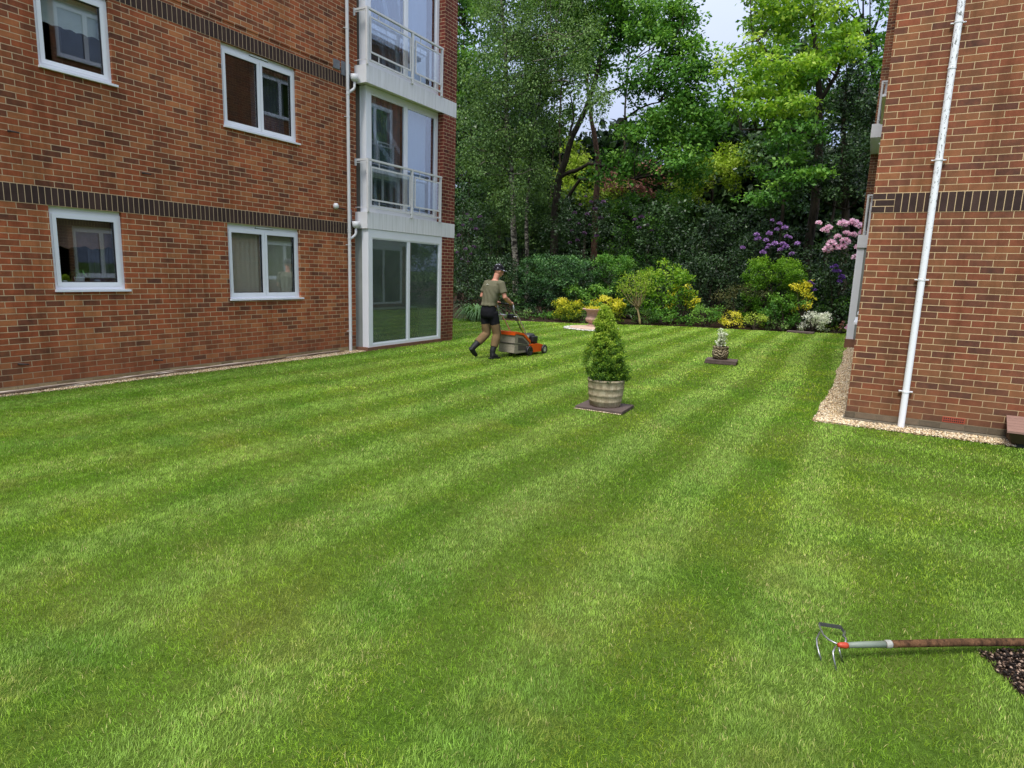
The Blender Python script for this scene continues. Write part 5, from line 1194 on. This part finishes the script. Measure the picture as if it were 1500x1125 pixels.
def ring_loft(mb, secs, n=20):
    """secs: (centre, half width along right, half depth along forward)"""
    vs = []
    for c, a, b in secs:
        for k in range(n):
            t = 2*math.pi*k/n; ct, st_ = math.cos(t), math.sin(t)
            e = .85; cx = math.copysign(abs(ct)**e, ct); sx = math.copysign(abs(st_)**e, st_)
            vs.append(np.array(c)+RV*a*cx+HV*b*sx)
    m = len(secs); fs = [(i*n+k, i*n+(k+1) % n, (i+1)*n+(k+1) % n, (i+1)*n+k) for i in range(m-1) for k in range(n)]+[tuple(range(n-1, -1, -1)), tuple((m-1)*n+k for k in range(n))]
    mb.add(vs, fs)
hipR, hipL = L(.06, .02, .93), L(-.12, .0, .93)
knR, knL = L(.10, .12, .50), L(-.11, .05, .50)
anR, anL = L(.08, .02, .11), L(-.20, -.26, .22)
shR, shL = L(.225, .05, 1.495), L(-.165, .11, 1.495)
elR, wrR = L(.315, .06, 1.235), L(.30, .30, 1.105)
elL, wrL = L(-.255, .05, 1.24), L(-.125, .32, 1.105)
neck, hd = L(.045, .10, 1.58), L(.075, .15, 1.745)
b = MB()
ring_loft(b, [(L(-.03, .0, .90), .15, .10), (L(-.03, .01, 1.0), .155, .105), (L(-.02, .02, 1.15), .14, .095), (L(.0, .05, 1.32), .165, .11), (L(.02, .07, 1.45), .185, .11), (L(.03, .08, 1.52), .13, .085), (L(.035, .085, 1.56), .07, .06)])
lim(b, [L(.035, .085, 1.53), neck, L(.065, .125, 1.68)], [.066, .057, .060])
# head: skull and jaw
b.ellipsoid(hd+np.array([0, 0, .02]), (.078, .095, .115), 20, 14, None)
b.ellipsoid(hd+HV*.045+np.array([0, 0, -.06]), (.052, .055, .062), 16, 10)
tf = HV*.86+RV*.5; tf /= np.linalg.norm(tf); ts = np.cross(tf, [0, 0, 1])
b.ellipsoid(hd+tf*.105+np.array([0, 0, -.015]), (.014, .016, .024), 10, 8)           # nose
b.ellipsoid(hd+tf*.088+np.array([0, 0, -.06]), (.025, .02, .012), 10, 8)              # lips
for sg in (-1, 1): b.ellipsoid(hd+ts*.078*sg+np.array([0, 0, -.01]), (.014, .020, .032), 10, 8)   # ears
for sh, el, wr in ((shR, elR, wrR), (shL, elL, wrL)):
    lim(b, [sh, sh*.5+el*.5, el, el*.6+wr*.4, wr], [.055, .052, .043, .045, .030])
for hp, kn, an_ in ((hipR, knR, anR), (hipL, knL, anL)):
    lim(b, [hp, hp*.5+kn*.5, kn, kn*.6+an_*.4, an_], [.088, .078, .056, .056, .040])
# hands closed round the bar
for wr, sgn in ((wrR, 1), (wrL, -1)):
    gpt = np.array(mf(sgn*.165, -.085, 1.09)); d_ = gpt-wr; d_ /= np.linalg.norm(d_)
    palm = gpt-HV*.012+np.array([0, 0, .028])
    lim(b, [wr, wr*.4+palm*.6, palm], [.028, .033, .034], 12, .75)
    for k in range(4):
        o_ = RV*((k-1.5)*.021); ln = (.95, 1.05, 1., .82)[k]
        lim(b, [palm+o_, gpt+o_+HV*.022*ln+np.array([0, 0, .022]), gpt+o_+HV*.029*ln+np.array([0, 0, -.006]), gpt+o_+HV*.008+np.array([0, 0, -.028*ln])], [.0115, .0105, .010, .009], 8)
    lim(b, [palm-RV*sgn*.03, gpt-RV*sgn*.045+np.array([0, 0, .0]), gpt-RV*sgn*.035+HV*.012+np.array([0, 0, -.022])], [.013, .012, .010], 8)
b.organic('body', m_skin, man, .0085, 3)
# t-shirt
t = MB()
ring_loft(t, [(L(-.03, -.005, 1.055), .170, .128), (L(-.03, .0, 1.09), .166, .125), (L(-.025, .01, 1.12), .160, .118), (L(-.01, .03, 1.24), .178, .125), (L(.01, .055, 1.36), .205, .132), (L(.02, .07, 1.45), .225, .130), (L(.03, .08, 1.515), .165, .105), (L(.035, .085, 1.555), .085, .075)], 28)
for sh, el in ((shR, elR), (shL, elL)):
    lim(t, [sh*.75+L(.03, .08, 1.47)*.25, sh, sh*.55+el*.45, sh*.3+el*.7], [.085, .078, .074, .078], 16)
te = t.organic('t_shirt', m_tee, man, .010, 5)
# soft diagonal folds in the cloth
me = te.data; co = np.empty(len(me.vertices)*3, np.float32); me.vertices.foreach_get('co', co); co = co.reshape(-1, 3)
nr = np.empty(len(me.vertices)*3, np.float32); me.vertex_normals.foreach_get('vector', nr); nr = nr.reshape(-1, 3)
rr_ = co@RV.astype(np.float32); zz_ = co[:, 2]
low = np.clip((1.45-zz_)/.4, 0, 1)
disp = .0075*low*np.sin(rr_*62+(zz_-1.2)*26+1.5*np.sin(zz_*14))+.004*np.sin(zz_*70+rr_*20)*np.clip((1.1-zz_)/.12, 0, 1)
me.vertices.foreach_set('co', (co+nr*disp[:, None]).ravel()); me.update()
# trousers: black seat, khaki legs
t = MB()
ring_loft(t, [(L(-.03, -.0, 1.07), .150, .110), (L(-.03, -.0, 1.02), .158, .118), (L(-.03, -.01, .95), .168, .130), (L(-.03, -.01, .87), .172, .128), (L(-.03, .0, .82), .165, .115)], 24)
for hp, kn in ((hipR, knR), (hipL, knL)): lim(t, [hp, hp*.72+kn*.28, hp*.44+kn*.56], [.104, .103, .099], 16)
t.organic('trouser_seat', m_bk, man, .011, 4)
t = MB()
for hp, kn, an_ in ((hipR, knR, anR), (hipL, knL, anL)):
    lim(t, [hp*.6+kn*.4, hp*.3+kn*.7, kn, kn*.75+an_*.25, kn*.34+an_*.66], [.100, .096, .088, .090, .078], 16)
tr_ = t.organic('trouser_legs', m_kh, man, .011, 3)
for kn, hp, an_ in ((knR, hipR, anR), (knL, hipL, anL)):    # dark seams behind the knees
    MB().tube([kn*.93+hp*.07-HV*.066-RV*.05, kn-HV*.078, kn*.93+hp*.07-HV*.066+RV*.05], .008, 6).build('knee_seam', m_bk, tr_, True)
MB().tube([hipR*.5+knR*.5+RV*.09, knR+RV*.078, knR*.6+anR*.4+RV*.07], [.010, .013, .009], 6).build('knee_seam', m_bk, tr_, True)
# boots with gaiters
toeR = L(.11, .14, .035)
bt = MB(); lim(bt, [knR*.42+anR*.58, anR+np.array([0, 0, .06]), anR+np.array([0, 0, -.01])], [.066, .060, .055]); lim(bt, [anR+np.array([0, 0, -.045])-HV*.05, anR*.6+toeR*.4+np.array([0, 0, -.01]), toeR], [.052, .052, .040], 14, .9)
bt.organic('boot', m_boot, man, .011, 3)
MB().bevbox(.035, .145, -.07, .20, .002, .035, .01, lambda x, y, z: tuple(L(x, y, z))).build('boot_sole', m_dark, man)
toeL = L(-.21, -.14, .055); heelL = anL-HV*.07+np.array([0, 0, .0])
bt = MB(); lim(bt, [knL*.42+anL*.58, anL*.9+knL*.1, anL], [.066, .060, .056]); lim(bt, [heelL, anL*.5+toeL*.5+np.array([0, 0, -.02])-HV*.02, toeL], [.050, .050, .042], 14, .95)
bt.organic('boot', m_boot, man, .011, 3)
# cap
c_ = MB(); cc = hd+np.array([0, 0, .035])
vs = []; n = 24
for j in range(8):
    ph = j/7*math.pi*.5
    for k in range(n):
        a = 2*math.pi*k/n; vs.append(cc+tf*.108*math.sin(ph+1e-3)*math.cos(a)+ts*.092*math.sin(ph+1e-3)*math.sin(a)+np.array([0, 0, .108*math.cos(ph)]))
for k in range(n):
    a = 2*math.pi*k/n; vs.append(cc+tf*.107*math.cos(a)+ts*.091*math.sin(a)+np.array([0, 0, -.03]))
c_.add(vs, [(j*n+k, j*n+(k+1) % n, (j+1)*n+(k+1) % n, (j+1)*n+k) for j in range(8) for k in range(n)])
cap = c_.build('cap', m_cap, man, True)
br_ = MB(); vs = []
for zt in (0, .006):
    for i in range(9):
        a = -1.15+2.3*i/8; vs.append(cc+tf*.095*math.cos(a)+ts*.085*math.sin(a)+np.array([0, 0, -.022+zt]))
    for i in range(9):
        a = -1.15+2.3*i/8; vs.append(cc+tf*(.095*math.cos(a)+.085*math.cos(a*.8))+ts*.088*math.sin(a)+np.array([0, 0, -.045+zt]))
fs = [(i, i+1, 10+i, 9+i) for i in range(8)]+[(18+i, 27+i, 28+i, 19+i) for i in range(8)]+[(9+i, 10+i, 28+i, 27+i) for i in range(8)]
br_.add(vs, fs).build('brim', m_cap, cap)
# small pale emblem between the shoulders
lg = MB(); pc = L(-.03, -.062, 1.475)
m_wh = plain('pale_print', c3(214, 212, 200), .8, .1)
for pts in ([(-.028, .0), (-.005, -.006), (.03, .0)], [(.0, -.004), (-.004, .014), (.004, .022)]):
    lg.tube([pc+RV*x+np.array([0, 0, z])-HV*.0 for x, z in pts], .0045, 6)
lg.build('printed_emblem', m_wh, te, True)
print('objects', len(bpy.data.objects), 'faces', sum(len(m.polygons) for m in bpy.data.meshes))
